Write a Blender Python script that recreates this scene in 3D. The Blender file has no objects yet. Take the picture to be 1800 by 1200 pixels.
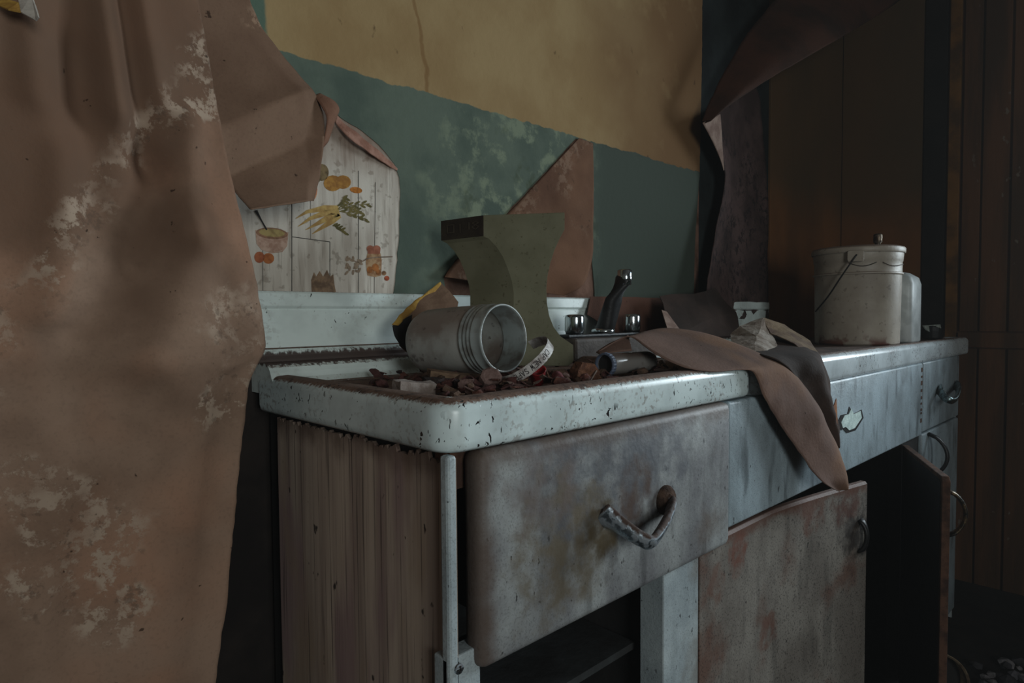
import bpy, bmesh, math, random
from mathutils import Vector, Matrix, noise as mnoise
from mathutils.geometry import tessellate_polygon

random.seed(7)
SC = bpy.context.scene
COL = SC.collection

# ------------------------------------------------------------------ camera
F_PX = 1130.5
YAW, PIT, ROL = .8021, .0397, -.0072
CAM = Vector((-.4408, -.5642, 1.0064))
FW = Vector((math.cos(YAW)*math.cos(PIT), math.sin(YAW)*math.cos(PIT), -math.sin(PIT)))
_r = Vector((math.sin(YAW), -math.cos(YAW), 0)); _u = _r.cross(FW)
RT = math.cos(ROL)*_r + math.sin(ROL)*_u
UP = -math.sin(ROL)*_r + math.cos(ROL)*_u
cd = bpy.data.cameras.new('camera'); cam = bpy.data.objects.new('camera', cd); COL.objects.link(cam)
cd.sensor_fit = 'HORIZONTAL'; cd.sensor_width = 36; cd.lens = F_PX/1800*36
cd.clip_start = .02; cd.clip_end = 50
m3 = Matrix((RT, UP, -FW)).transposed()
cam.matrix_world = Matrix.Translation(CAM) @ m3.to_4x4()
SC.camera = cam

# ------------------------------------------------------------------ world, lights, exposure
w = bpy.data.worlds.new('world'); SC.world = w; w.use_nodes = True
bg = w.node_tree.nodes['Background']; bg.inputs[0].default_value = (.62, .78, 1, 1); bg.inputs[1].default_value = .35
# thin haze added to the air to lift the blacks
_hz = w.node_tree.nodes.new('ShaderNodeVolumeScatter'); _hz.inputs['Color'].default_value = (.95, .93, .90, 1); _hz.inputs['Density'].default_value = .0075
w.node_tree.links.new(_hz.outputs[0], w.node_tree.nodes['World Output'].inputs['Volume'])
SC.view_settings.view_transform = 'Standard'; SC.view_settings.look = 'None'
SC.view_settings.gamma = 1; SC.view_settings.use_curve_mapping = False
SC.view_settings.exposure = -.25
SC.cycles.max_bounces = 6; SC.cycles.diffuse_bounces = 4; SC.cycles.use_denoising = True
SC.cycles.sample_clamp_indirect = 4
def area(name, loc, look, sx, sy, power, col, spread=180):
    l = bpy.data.lights.new(name, 'AREA'); l.shape = 'RECTANGLE'; l.size = sx; l.size_y = sy
    l.energy = power; l.color = col; l.spread = math.radians(spread)
    o = bpy.data.objects.new(name, l); COL.objects.link(o); o.location = loc
    o.rotation_euler = (Vector(look)-Vector(loc)).to_track_quat('-Z', 'Y').to_euler()
    return o
# daylight through the window in the right wall (out of frame) and the one in the wall behind the camera
area('daylight_right_window', (2.86, -.95, 1.5), (0, -1.30, 1.35), 1.0, 1.0, 44, (.80, .93, 1), 122)
area('daylight_front_window', (-.85, -3.14, 1.35), (-.5, 0, 1.2), 1.1, 1.2, 46, (.94, 1, .985))

# ------------------------------------------------------------------ helpers: photo ray to a place in the room
def ray(u, v): return FW + RT*((u-900)/F_PX) + UP*((600-v)/F_PX)
def at_depth(u, v, d): return CAM + ray(u, v)*d
def at_plane(u, v, ax, val):
    d = ray(u, v); return CAM + d*((val-CAM[ax])/d[ax])
def PY(u, v, y): return at_plane(u, v, 1, y)
def PX(u, v, x): return at_plane(u, v, 0, x)
def PZ(u, v, z): return at_plane(u, v, 2, z)

# ------------------------------------------------------------------ helpers: objects
def tag(o, label=None, cat=None, group=None, kind=None):
    if label: o['label'] = label
    if cat: o['category'] = cat
    if group: o['group'] = group
    if kind: o['kind'] = kind
    return o
def thing(name, loc, label, cat, group=None):
    o = bpy.data.objects.new(name, None); COL.objects.link(o); o.location = loc
    o.empty_display_size = .05
    return tag(o, label, cat, group)
def wmat(o):
    m = Matrix.Translation(o.location) @ o.rotation_euler.to_matrix().to_4x4()
    return m if o.parent is None else wmat(o.parent) @ o.matrix_parent_inverse @ m
def obj(name, bm, mat, parent=None, smooth=False, solid=0, sub=0, bevel=0, kind=None):
    """link a bmesh (world coordinates) as one mesh object"""
    me = bpy.data.meshes.new(name)
    bmesh.ops.recalc_face_normals(bm, faces=bm.faces) if not solid else None
    bm.to_mesh(me); bm.free()
    if mat: me.materials.append(mat)
    if smooth: me.polygons.foreach_set('use_smooth', [True]*len(me.polygons))
    o = bpy.data.objects.new(name, me); COL.objects.link(o)
    if parent is not None:
        o.parent = parent; o.matrix_parent_inverse = wmat(parent).inverted()
    if bevel:
        b = o.modifiers.new('edge', 'BEVEL'); b.width = bevel; b.segments = 2; b.limit_method = 'ANGLE'
        b.angle_limit = math.radians(40)
    if solid:
        s = o.modifiers.new('thickness', 'SOLIDIFY'); s.thickness = solid; s.offset = 0
    if sub:
        s = o.modifiers.new('smooth', 'SUBSURF'); s.levels = sub; s.render_levels = sub
    if kind: o['kind'] = kind
    return o
def recentre(o, loc):
    """move a single-mesh thing's origin to loc"""
    o.data.transform(Matrix.Translation(-Vector(loc))); o.location = loc; return o
def box(bm, x0, x1, y0, y1, z0, z1, rot=None):
    vs = [bm.verts.new((x, y, z)) for x in (x0, x1) for y in (y0, y1) for z in (z0, z1)]
    for f in ((0,1,3,2), (4,6,7,5), (0,4,5,1), (2,3,7,6), (0,2,6,4), (1,5,7,3)):
        bm.faces.new([vs[i] for i in f])
    return vs
def bxo(name, dims, mat, parent=None, bevel=0, **k):
    bm = bmesh.new(); box(bm, *dims); return obj(name, bm, mat, parent, bevel=bevel, **k)
def basis(axis):
    a = Vector(axis).normalized()
    h = Vector((0, 0, 1)) if abs(a.z) < .9 else Vector((1, 0, 0))
    x = h.cross(a).normalized(); return x, a.cross(x), a
def lathe(bm, prof, c, axis, n=32, cap0=False, cap1=False, ang=None):
    """prof: (radius, along axis)"""
    x, y, a = basis(axis); c = Vector(c); rings = []
    for r, t in prof:
        rings.append([bm.verts.new(c + a*t + (x*math.cos(2*math.pi*i/n) + y*math.sin(2*math.pi*i/n))*r) for i in range(n)])
    for q in range(len(rings)-1):
        for i in range(n):
            bm.faces.new((rings[q][i], rings[q][(i+1) % n], rings[q+1][(i+1) % n], rings[q+1][i]))
    if cap0: bm.faces.new(rings[0][::-1])
    if cap1: bm.faces.new(rings[-1])
    return rings
def tube(bm, pts, rad, n=8, flat=None, side=None):
    """sweep an ellipse along pts; rad: number or list; flat: list of (a, b) half axes, side: the a direction"""
    pts = [Vector(p) for p in pts]; rings = []
    for i, p in enumerate(pts):
        t = (pts[min(i+1, len(pts)-1)] - pts[max(i-1, 0)]).normalized()
        if side is not None:
            x = Vector(side) - t*Vector(side).dot(t); x.normalize(); y = t.cross(x)
        else: x, y, _ = basis(t)
        a, b = flat[i] if flat else ((rad[i], rad[i]) if isinstance(rad, (list, tuple)) else (rad, rad))
        rings.append([bm.verts.new(p + x*(a*math.cos(2*math.pi*k/n)) + y*(b*math.sin(2*math.pi*k/n))) for k in range(n)])
    for q in range(len(rings)-1):
        for i in range(n):
            bm.faces.new((rings[q][i], rings[q][(i+1) % n], rings[q+1][(i+1) % n], rings[q+1][i]))
    bm.faces.new(rings[0][::-1]); bm.faces.new(rings[-1])
def crom(pts, t):
    n = len(pts)-1; f = min(max(t, 0), 1)*n; i = min(int(f), n-1); f -= i
    p0, p1, p2, p3 = (Vector(pts[max(i-1, 0)]), Vector(pts[i]), Vector(pts[i+1]), Vector(pts[min(i+2, n)]))
    return .5*((2*p1) + (p2-p0)*f + (2*p0-5*p1+4*p2-p3)*f*f + (3*p1-p0-3*p2+p3)*f**3)
def extrude_poly(bm, pts, vec):
    """closed outline of 3D points (planar) to a prism along vec"""
    vec = Vector(vec); a = [bm.verts.new(p) for p in pts]; b = [bm.verts.new(Vector(p)+vec) for p in pts]
    n = len(pts)
    for i in range(n): bm.faces.new((a[i], a[(i+1) % n], b[(i+1) % n], b[i]))
    for t in tessellate_polygon([[Vector(p) for p in pts]]):
        bm.faces.new([a[i] for i in t][::-1]); bm.faces.new([b[i] for i in t])
def plate(name, uv, y, mat, parent=None, th=.002, wob=0, **k):
    """flat layer on the back wall, outlined in photo directions, torn edges"""
    pts = []
    for i in range(len(uv)):
        a = PY(*uv[i], y); b = PY(*uv[(i+1) % len(uv)], y)
        n = max(1, int((b-a).length/.012)) if wob else 1
        for q in range(n):
            p = a.lerp(b, q/n)
            if wob and q:
                p += Vector((mnoise.noise(p*60), 0, mnoise.noise(p*60+Vector((7, 3, 1)))))*wob
            pts.append(p)
    bm = bmesh.new(); extrude_poly(bm, pts, (0, th, 0)); return obj(name, bm, mat, parent, **k)
def sheet(name, A, B, mat, parent=None, nu=24, nv=40, fold=None, ruf=0, sc=6, th=.0016, edge=0, push=(0, -1, 0), **k):
    """cloth-like sheet between two edges A and B, each a list of (u, v, y) : a direction in the photo and a wall distance y"""
    A = [PY(*p) for p in A]; B = [PY(*p) for p in B]; push = Vector(push)
    bm = bmesh.new(); g = []
    for j in range(nv+1):
        t = j/nv; a, b = crom(A, t), crom(B, t); row = []
        for i in range(nu+1):
            s = i/nu; p = a.lerp(b, s)
            if edge and i in (0, nu): p += (b-a).normalized()*edge*mnoise.noise(p*45)
            if edge and j in (0, nv): p += Vector((0, 0, 1))*edge*mnoise.noise(p*45)
            o = fold(s, t) if fold else 0
            o += ruf*(mnoise.noise(p*sc) + .5*mnoise.noise(p*sc*2.3))
            q = p + push*o; q.y = min(q.y, WY-.0065) if q.x < 2.0 else q.y
            row.append(bm.verts.new(q))
        g.append(row)
    for j in range(nv):
        for i in range(nu): bm.faces.new((g[j][i], g[j+1][i], g[j+1][i+1], g[j][i+1]))
    return obj(name, bm, mat, parent, smooth=True, solid=th, **k)
def facets(name, V, Fs, mat, parent=None, cuts=3, ruf=.004, sc=18, th=.0016, smooth=False, **k):
    """crumpled paper: corner points (u, v, y) and faces, subdivided and roughened"""
    bm = bmesh.new(); vs = [bm.verts.new(PY(*p)) for p in V]
    for f in Fs: bm.faces.new([vs[i] for i in f])
    bmesh.ops.triangulate(bm, faces=bm.faces[:])
    bmesh.ops.subdivide_edges(bm, edges=bm.edges[:], cuts=cuts, use_grid_fill=True)
    for v in bm.verts:
        v.co += mnoise.noise_vector(v.co*sc)*ruf
    bmesh.ops.recalc_face_normals(bm, faces=bm.faces)
    return obj(name, bm, mat, parent, smooth=smooth, solid=th, **k)

# ------------------------------------------------------------------ helpers: procedural materials
def lin(c):
    f = lambda x: (x/12.92 if x <= .04045 else ((x+.055)/1.055)**2.4)
    return tuple(f(x/255) for x in c) + (1,)
class NT:
    def __init__(s, name, local=False):
        s.m = bpy.data.materials.new(name); s.m.use_nodes = True; s.t = s.m.node_tree; s.n = s.t.nodes
        s.b = s.n['Principled BSDF']
        if local: s.pos = s.n.new('ShaderNodeTexCoord').outputs['Object']
        else: s.pos = s.n.new('ShaderNodeNewGeometry').outputs['Position']
    def link(s, a, b): s.t.links.new(a, b)
    def val(s, x):
        return x
    def math(s, op, a, b=None, clamp=False):
        n = s.n.new('ShaderNodeMath'); n.operation = op; n.use_clamp = clamp
        for i, x in enumerate((a, b)):
            if x is None: continue
            if isinstance(x, (int, float)): n.inputs[i].default_value = x
            else: s.link(x, n.inputs[i])
        return n.outputs[0]
    def ramp(s, x, lo, hi):
        n = s.n.new('ShaderNodeMapRange'); n.interpolation_type = 'SMOOTHSTEP'
        s.link(x, n.inputs[0]); n.inputs[1].default_value = lo; n.inputs[2].default_value = hi
        return n.outputs[0]
    def coords(s, stretch, off=(0, 0, 0), rot=(0, 0, 0)):
        n = s.n.new('ShaderNodeMapping'); s.link(s.pos, n.inputs[0])
        n.inputs['Scale'].default_value = stretch; n.inputs['Location'].default_value = off; n.inputs['Rotation'].default_value = rot
        return n.outputs[0]
    def noise(s, scale, lo, hi, detail=4, stretch=(1, 1, 1), dist=0, off=(0, 0, 0), rough=.55, rot=(0, 0, 0)):
        n = s.n.new('ShaderNodeTexNoise'); s.link(s.coords(stretch, off, rot), n.inputs['Vector'])
        n.inputs['Scale'].default_value = scale; n.inputs['Detail'].default_value = detail
        n.inputs['Roughness'].default_value = rough; n.inputs['Distortion'].default_value = dist
        return s.ramp(n.outputs[0], lo, hi)
    def cells(s, scale, lo, hi, stretch=(1, 1, 1)):
        n = s.n.new('ShaderNodeTexVoronoi'); s.link(s.coords(stretch), n.inputs['Vector']); n.inputs['Scale'].default_value = scale
        return s.ramp(n.outputs['Distance'], lo, hi)
    def axis(s, ax):
        n = s.n.new('ShaderNodeSeparateXYZ'); s.link(s.pos, n.inputs[0]); return n.outputs[ax]
    def along(s, ax, lo, hi, wob=0, sc=20):
        x = s.axis(ax)
        if wob: x = s.math('ADD', x, s.math('MULTIPLY', s.math('SUBTRACT', s.noise(sc, 0, 1), .5), wob))
        return s.ramp(x, lo, hi)
    def line(s, p, q, wd, wob=.05, sc=8):
        """band around the line p-q in the x, z plane"""
        d = Vector((q[0]-p[0], q[1]-p[1])); d.normalize(); nx, nz = -d.y, d.x
        x = s.math('ADD', s.math('MULTIPLY', s.axis(0), nx), s.math('MULTIPLY', s.axis(2), nz))
        x = s.math('SUBTRACT', x, p[0]*nx+p[1]*nz)
        x = s.math('ADD', x, s.math('MULTIPLY', s.math('SUBTRACT', s.noise(sc, 0, 1), .5), wob))
        return s.ramp(s.math('ABSOLUTE', x), wd, wd*.3)
    def blob(s, c, r, wob=.03, sc=14):
        n = s.n.new('ShaderNodeVectorMath'); n.operation = 'DISTANCE'; s.link(s.pos, n.inputs[0]); n.inputs[1].default_value = c
        x = s.math('ADD', n.outputs['Value'], s.math('MULTIPLY', s.math('SUBTRACT', s.noise(sc, 0, 1), .5), wob*2))
        return s.ramp(x, r, r*.55)
    def up(s, lo, hi):
        n = s.n.new('ShaderNodeSeparateXYZ'); g = s.n.new('ShaderNodeNewGeometry'); s.link(g.outputs['Normal'], n.inputs[0])
        return s.ramp(n.outputs[2], lo, hi)
    def mul(s, *a):
        x = a[0]
        for y in a[1:]: x = s.math('MULTIPLY', x, y)
        return x
    def add(s, *a):
        x = a[0]
        for y in a[1:]: x = s.math('ADD', x, y, True)
        return x
    def mix(s, a, b, f):
        n = s.n.new('ShaderNodeMix'); n.data_type = 'RGBA'
        for k, x in ((6, a), (7, b)):
            if isinstance(x, tuple): n.inputs[k].default_value = x
            else: s.link(x, n.inputs[k])
        if isinstance(f, (int, float)): n.inputs[0].default_value = f
        else: s.link(f, n.inputs[0])
        return n.outputs[2]
    def finish(s, col, rough=.85, spec=.25, metal=0, bump=None, bstr=.3, bdist=.002):
        if isinstance(col, tuple): s.b.inputs['Base Color'].default_value = col
        else: s.link(col, s.b.inputs['Base Color'])
        for k, x in (('Roughness', rough), ('Specular IOR Level', spec), ('Metallic', metal)):
            if isinstance(x, (int, float)): s.b.inputs[k].default_value = x
            else: s.link(x, s.b.inputs[k])
        if bump is not None:
            n = s.n.new('ShaderNodeBump'); n.inputs['Strength'].default_value = bstr; n.inputs['Distance'].default_value = bdist
            s.link(bump, n.inputs['Height']); s.link(n.outputs[0], s.b.inputs['Normal'])
        return s.m

def simple(name, c, c2=None, scale=18, lo=.35, hi=.65, rough=.85, spec=.25, metal=0, bstr=.3, local=False, speck=None, detail=5, stretch=(1, 1, 1)):
    t = NT(name, local); col = lin(c)
    col = t.mix(col, lin(c2 or tuple(x*.72 for x in c)), t.noise(scale, lo, hi, detail, stretch))
    if speck: col = t.mix(col, lin(speck), t.noise(scale*9, .62, .70, 3, stretch))
    return t.finish(col, rough, spec, metal, t.noise(scale*6, .2, .8, 4, stretch), bstr)

# ---- wall layers
t = NT('painted_wallpaper')
yel = t.mix(lin((158, 134, 96)), lin((146, 120, 83)), t.noise(5, .35, .65, 6))
yel = t.mix(yel, lin((120, 92, 62)), t.mul(t.noise(3.2, .56, .76, 5, off=(.6, 0, .2)), .45))
yel = t.mix(yel, lin((112, 82, 54)), t.mul(t.along(0, .75, 1.35, .35, 3), t.add(t.noise(6, .2, .6, 6, off=(2, 0, 7)), .35), .9))  # brown stains, also darkening the right in place of the light's falloff
yel = t.mix(yel, lin((70, 50, 32)), t.mul(t.noise(34, .68, .76, 5, (1, 1, .7)), .6))
yel = t.mix(yel, lin((112, 76, 40)), t.mul(t.line((.36, 1.62), (.43, 1.30), .006, .03, 9), .5))
grn = t.mix(lin((96, 107, 95)), lin((78, 90, 81)), t.noise(7, .35, .65, 6))
grn = t.mix(grn, lin((120, 130, 110)), t.mul(t.noise(16, .50, .62, 8, rough=.65), t.blob((.72, .53, 1.28), .38, .1)))
grn = t.mix(grn, lin((70, 78, 60)), t.mul(t.noise(11, .54, .66, 8, off=(3, 0, 1)), t.blob((.80, .53, 1.24), .36, .12)))
grn = t.mix(grn, lin((54, 62, 46)), t.mul(t.line((.72, 1.22), (.80, 1.42), .012, .03, 12), t.along(2, 1.20, 1.24), t.along(2, 1.42, 1.36)))
grn = t.mix(grn, lin((70, 78, 70)), t.along(0, .85, 1.0, .1, 6))
z = t.math('ADD', t.axis(2), t.math('MULTIPLY', t.math('SUBTRACT', t.noise(26, 0, 1, 3), .5), .014))
col = t.mix(grn, yel, t.ramp(z, 1.4715, 1.4745))
col = t.mix(col, lin((88, 106, 92)), t.along(0, .045, .037, .02, 16))
MW = t.finish(col, .9, .15, 0, t.noise(60, .2, .8, 5), .35, .0015)

t = NT('plaster')
MPL = t.finish(t.mix(lin((128, 98, 84)), lin((84, 60, 48)), t.noise(14, .35, .65, 6)), .95, .1, 0, t.noise(70, .2, .8), .4)

t = NT('printed_wallpaper')
col = t.mix(lin((206, 198, 186)), lin((182, 172, 160)), t.noise(9, .35, .65, 4, (6, 1, .6)))
col = t.mix(col, lin((150, 140, 128)), t.mul(t.noise(40, .55, .68, 4, (5, 1, .35)), .55))
col = t.mix(col, lin((128, 116, 102)), t.mul(t.noise(60, .60, .68, 3), .5))
col = t.mix(col, lin((112, 82, 64)), t.mul(t.along(2, 1.26, 1.36, .05, 14), .75))
MFL = t.finish(col, .8, .2, 0, t.noise(50, .2, .8), .2)

t = NT('green_paint_with_shade')  # green darkened by the hanging sheet's shadow, painted into the colour
MDG = t.finish(t.mix(lin((40, 46, 46)), lin((26, 30, 31)), t.noise(6, .35, .65, 5)), .9, .15, 0, t.noise(50, .2, .8), .3)
t = NT('brown_hardboard')
col = t.mix(lin((124, 82, 48)), lin((96, 66, 42)), t.noise(3, .3, .7, 5, (1, 1, .6)))
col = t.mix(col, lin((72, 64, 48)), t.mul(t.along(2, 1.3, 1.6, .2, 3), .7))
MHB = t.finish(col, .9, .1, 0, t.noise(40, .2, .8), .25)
t = NT('dark_boards')
col = t.mix(lin((96, 64, 42)), lin((66, 48, 34)), t.noise(5, .35, .65, 6, (1, 2, .25)))
col = t.mix(col, lin((112, 100, 88)), t.mul(t.noise(30, .66, .72, 4, (1, 1, .6)), t.noise(3, .5, .6)))
MBD = t.finish(col, .85, .15, 0, t.noise(40, .2, .8, 4, (1, 3, .3)), .3)
MOC = simple('ochre_trim_paint', (116, 78, 32), (74, 50, 24), 10, rough=.7)
MDK = simple('dark_trim', (28, 24, 22), (18, 16, 15), 8, rough=.9)
MRW = simple('room_plaster', (104, 98, 92), (80, 74, 68), 4, rough=.95)
MFLR = simple('dirty_floor', (36, 32, 29), (22, 20, 18), 8, rough=.95)

# ---- brown reverse of peeled wallpaper
def brown(name, base, dark, crust, bands=(), blobs=(), amount=1., glow=None, fine=1., stain_or_shade=None):
    t = NT(name)
    col = t.mix(lin(base), lin(dark), t.noise(6, .35, .68, 6))
    if glow: col = t.mix(col, lin(glow), t.mul(t.noise(4.5, .46, .66, 3, off=(2, 1, 5)), .5))
    if stain_or_shade: col = t.mix(col, lin(stain_or_shade[2]), t.mul(t.blob(stain_or_shade[0], stain_or_shade[1], stain_or_shade[1]*.35, 7), stain_or_shade[3]))  # soft blotch of shade painted into the paper's colour
    col = t.mix(col, lin(tuple(x*.7 for x in base)), t.mul(t.noise(230, .5, .7, 3), .22*fine))
    h = t.noise(160, .2, .8, 4)
    if bands or blobs:
        msk = None
        for b in bands:
            x = t.line(*b); msk = x if msk is None else t.add(msk, x)
        for c, r in blobs:
            x = t.blob(c, r, r*.5, 26); msk = x if msk is None else t.add(msk, x)
        cr = t.mul(msk, t.noise(40, .49, .56, 10, rough=.72), t.noise(9, .36, .56, 4, off=(5, 5, 1)), amount)
        col = t.mix(col, lin(crust), cr)
        col = t.mix(col, lin(tuple(x*.62 for x in base)), t.mul(msk, t.noise(50, .56, .62, 10, off=(4, 2, 8), rough=.7), .5))
        h = t.add(t.mul(h, .4), cr)
    col = t.mix(col, lin((44, 30, 22)), t.mul(t.noise(60, .70, .74, 4, off=(9, 9, 9)), .8))
    return t.finish(col, .92, .15, 0, h, .25, .0015)
# ------------------------------------------------------------------ more materials
def enamel_mat(name, dustlo=.55, dusthi=.92, chips=.64, c=(212, 226, 226), rough=.28, dirt=.6, groove=None):
    t = NT(name)
    col = t.mix(lin(c), lin(tuple(x*.86 for x in c)), t.noise(9, .35, .68, 5))
    d = t.mul(t.noise(120, .52, .62, 4), t.noise(7, .42, .62, 3), dirt)
    col = t.mix(col, lin((120, 104, 92)), d)
    x = t.math('ADD', t.up(dustlo-.25, dusthi+.1), t.math('MULTIPLY', t.math('SUBTRACT', t.noise(170, 0, 1, 5, rough=.75), .5), 1.2))
    du = t.ramp(x, .32, .78)
    col = t.mix(col, lin((112, 86, 72)), du)
    col = t.mix(col, lin((66, 46, 38)), t.mul(du, t.noise(60, .52, .66, 6), .8))
    if groove:
        z = t.math('ADD', t.axis(2), t.math('MULTIPLY', t.math('SUBTRACT', t.noise(150, 0, 1, 4, (1, 1, .25)), .5), .016))
        g_ = t.mul(t.ramp(z, groove[0]-.004, groove[0]), t.ramp(z, groove[1]+.004, groove[1]-.002))
        col = t.mix(col, lin((64, 44, 38)), t.mul(g_, .95))
    ch = t.noise(150, chips, chips+.02, 2, (1, 1, .6), .8)
    ch = t.mul(ch, t.noise(10, .45, .55, 2))
    col = t.mix(col, lin((28, 26, 26)), ch)
    rg = t.math('ADD', t.math('MULTIPLY', du, .6), rough)
    return t.finish(col, rg, .5, 0, t.math('SUBTRACT', t.mul(du, t.noise(150, .2, .8)), ch), .35, .0015)
MEN = enamel_mat('dusty_white_enamel')
MEN2 = enamel_mat('worn_glossy_enamel', .8, 1.1, .63, (206, 216, 220), .22, .5)
MBS = enamel_mat('backsplash_enamel', .85, 1.0,   .7, (224, 236, 232), .35, .25, (.929, .946))

def panel_mat(name, base, stain_or_shade, rust, rust_edge=None, streak=1., speck=.6, rough=.55, stains=(), sps=420):
    t = NT(name)
    col = t.mix(lin(base), lin(stain_or_shade), t.noise(7, .36, .64, 7, (1, 1, .7), rough=.6))
    col = t.mix(col, lin(tuple(x*.55 for x in stain_or_shade)), t.mul(t.noise(14, .52, .70, 6, (1.6, 1, .35), off=(3, 1, 2)), .6*streak))
    col = t.mix(col, lin(rust), t.mul(t.noise(6, .54, .70, 7, off=(1, 5, 3)), .75))
    col = t.mix(col, lin((34, 28, 26)), t.mul(t.noise(sps, .52, .66, 3), speck))
    col = t.mix(col, lin((30, 26, 25)), t.mul(t.noise(120, .67, .71, 3, (1, 1, .6)), .8))
    for c_, r_, k_, a_ in stains: col = t.mix(col, lin(k_), t.mul(t.blob(c_, r_, r_*.55, 22), t.noise(30, .30, .62, 6, off=(c_[0]*9, 0, 2)), a_))
    if rust_edge:
        for ax, lo, hi in rust_edge:
            col = t.mix(col, lin(rust), t.mul(t.along(ax, lo, hi, .05, 16), .85))
    return t.finish(col, rough, .35, 0, t.noise(120, .2, .8, 5), .3, .001)
MDR = panel_mat('stained_grey_paint', (150, 153, 152), (108, 108, 110), (86, 70, 60), [(0, .085, .045), (2, .815, .850)], 1, .3, .55,
  [((.27, 0, .79), .17, (74, 76, 82), .8), ((.42, 0, .80), .13, (80, 82, 88), .7), ((.20, 0, .70), .12, (98, 86, 66), .75), ((.36, 0, .735), .06, (76, 58, 48), .9), ((.27, 0, .705), .05, (78, 66, 46), .9), ((.16, 0, .80), .09, (104, 92, 88), .6)])
MFP = panel_mat('blue_white_paint', (166, 182, 190), (138, 150, 156), (110, 118, 122), None, 1.2, .35, .4)
MD1 = panel_mat('rust_spotted_paint', (132, 126, 118), (106, 99, 92), (92, 58, 44), [(2, .575, .60)], .7, .65, .6,
  [((.83, 0, .36), .05, (96, 58, 44), .7), ((.70, 0, .56), .05, (108, 60, 44), .8), ((1.20, -.05, .50), .10, (38, 32, 30), .9), ((1.0, -.02, .575), .06, (96, 56, 42), .7), ((1.15, -.04, .57), .07, (84, 50, 40), .8), ((.62, 0, .52), .04, (100, 66, 52), .6)], 260)
MWH = panel_mat('white_frame_paint', (176, 186, 188), (146, 156, 160), (120, 116, 110), None, .4, .25, .5)
t = NT('wood_grain_rust')
col = t.mix(lin((184, 166, 150)), lin((150, 132, 120)), t.noise(10, .35, .65, 6, (1, 3, .12)))
col = t.mix(col, lin((142, 116, 116)), t.mul(t.noise(5, .48, .64, 4, (1, 2, .4), off=(2, 5, 1)), .8))
col = t.mix(col, lin((152, 130, 110)), t.mul(t.noise(6, .48, .66, 4, (1, 1.4, .5), off=(7, 3, 1)), .7))
col = t.mix(col, lin((58, 48, 44)), t.mul(t.noise(60, .55, .68, 6, (1, 3, .05)), .75))
col = t.mix(col, lin((160, 146, 130)), t.mul(t.noise(52, .60, .70, 4, (1, 3, .05), off=(1, 7, 2)), .45))
col = t.mix(col, lin((32, 24, 22)), t.mul(t.noise(50, .68, .73, 3, (1, 1, .6)), .9))
col = t.mix(col, lin((70, 46, 36)), t.mul(t.along(2, .80, .85, .06, 14), .7))
MSP = t.finish(col, .85, .2, 0, t.noise(46, .2, .8, 6, (1, 3, .08)), .12, .0008)
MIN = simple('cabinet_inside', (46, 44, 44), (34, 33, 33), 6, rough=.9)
MSH = simple('shelf_grey_metal', (66, 70, 72), (46, 46, 46), 8, rough=.7)
MRUST = simple('rust_edge', (92, 64, 50), (58, 40, 32), 30, rough=.95)
MCH = simple('chrome', (205, 212, 215), (170, 178, 182), 20, rough=.16, spec=.5, metal=1, bstr=.03)
MBK = simple('blackened_metal', (34, 33, 34), (22, 21, 22), 30, rough=.42, spec=.45, metal=.3, bstr=.1)
t = NT('rusty_chrome')
k = t.noise(90, .46, .60, 6); k2 = t.up(-.05, .5)
k = t.add(t.mul(k, .55), t.mul(k2, .9))
MRC = t.finish(t.mix(lin((178, 192, 202)), lin((70, 52, 44)), k), t.math('ADD', t.math('MULTIPLY', k, .55), .3), .5, t.math('SUBTRACT', 1, k), t.noise(120, .2, .8), .3)
t = NT('brown_foot_rust')
MFR = t.finish(t.mix(lin((82, 64, 54)), lin((52, 40, 34)), t.noise(60, .4, .6)), .95, .1, 0, t.noise(220, .2, .8), .6)
MOL = simple('olive_paint', (118, 116, 94), (106, 104, 82), 14, rough=.6, spec=.3, bstr=.12, speck=(92, 88, 66))
MOLD = simple('olive_shaded_end', (52, 44, 34), (40, 32, 26), 30, rough=.8, bstr=.2)  # darker olive: the shade on this end is put into the colour
MOLL = simple('embossed_letter', (74, 66, 54), (60, 52, 42), 30, rough=.7)

# ================================================================== THE ROOM
WY, RX, LX, FY, CZ, FZ = .541, 2.75, -1.6, -3.0, 2.5, -.20
def struct(name, dims, mat, parent=None, bevel=0): return bxo(name, dims, mat, parent, bevel, kind='structure')
struct('floor', (LX-.1, RX+.1, FY-.1, WY+.1, FZ-.05, FZ), MFLR)
struct('ceiling', (LX-.1, RX+.1, FY-.1, WY+.1, CZ, CZ+.05), MRW)
wall_back = struct('wall_back', (LX-.1, RX+.1, WY, WY+.1, FZ, CZ), MPL)
def opening_wall(name, x0, x1, y0, y1, oy0, oy1, oz0, oz1, mat):
    bm = bmesh.new()
    box(bm, x0, x1, y0, oy0, FZ, CZ); box(bm, x0, x1, oy1, y1, FZ, CZ)
    box(bm, x0, x1, oy0, oy1, FZ, oz0); box(bm, x0, x1, oy0, oy1, oz1, CZ)
    return obj(name, bm, mat, kind='structure')
wall_right = opening_wall('wall_right', RX, RX+.1, FY, WY, -1.45, -.45, 1.0, 2.0, MBD)
struct('wall_left', (LX-.1, LX, FY, WY, FZ, CZ), MRW)
bm = bmesh.new()
for d_ in ((LX-.1, -1.4, FZ, CZ), (-.3, RX+.1, FZ, CZ), (-1.4, -.3, FZ, .75), (-1.4, -.3, 1.95, CZ)): box(bm, d_[0], d_[1], FY-.1, FY, d_[2], d_[3])
obj('wall_front', bm, MRW, kind='structure')

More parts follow.
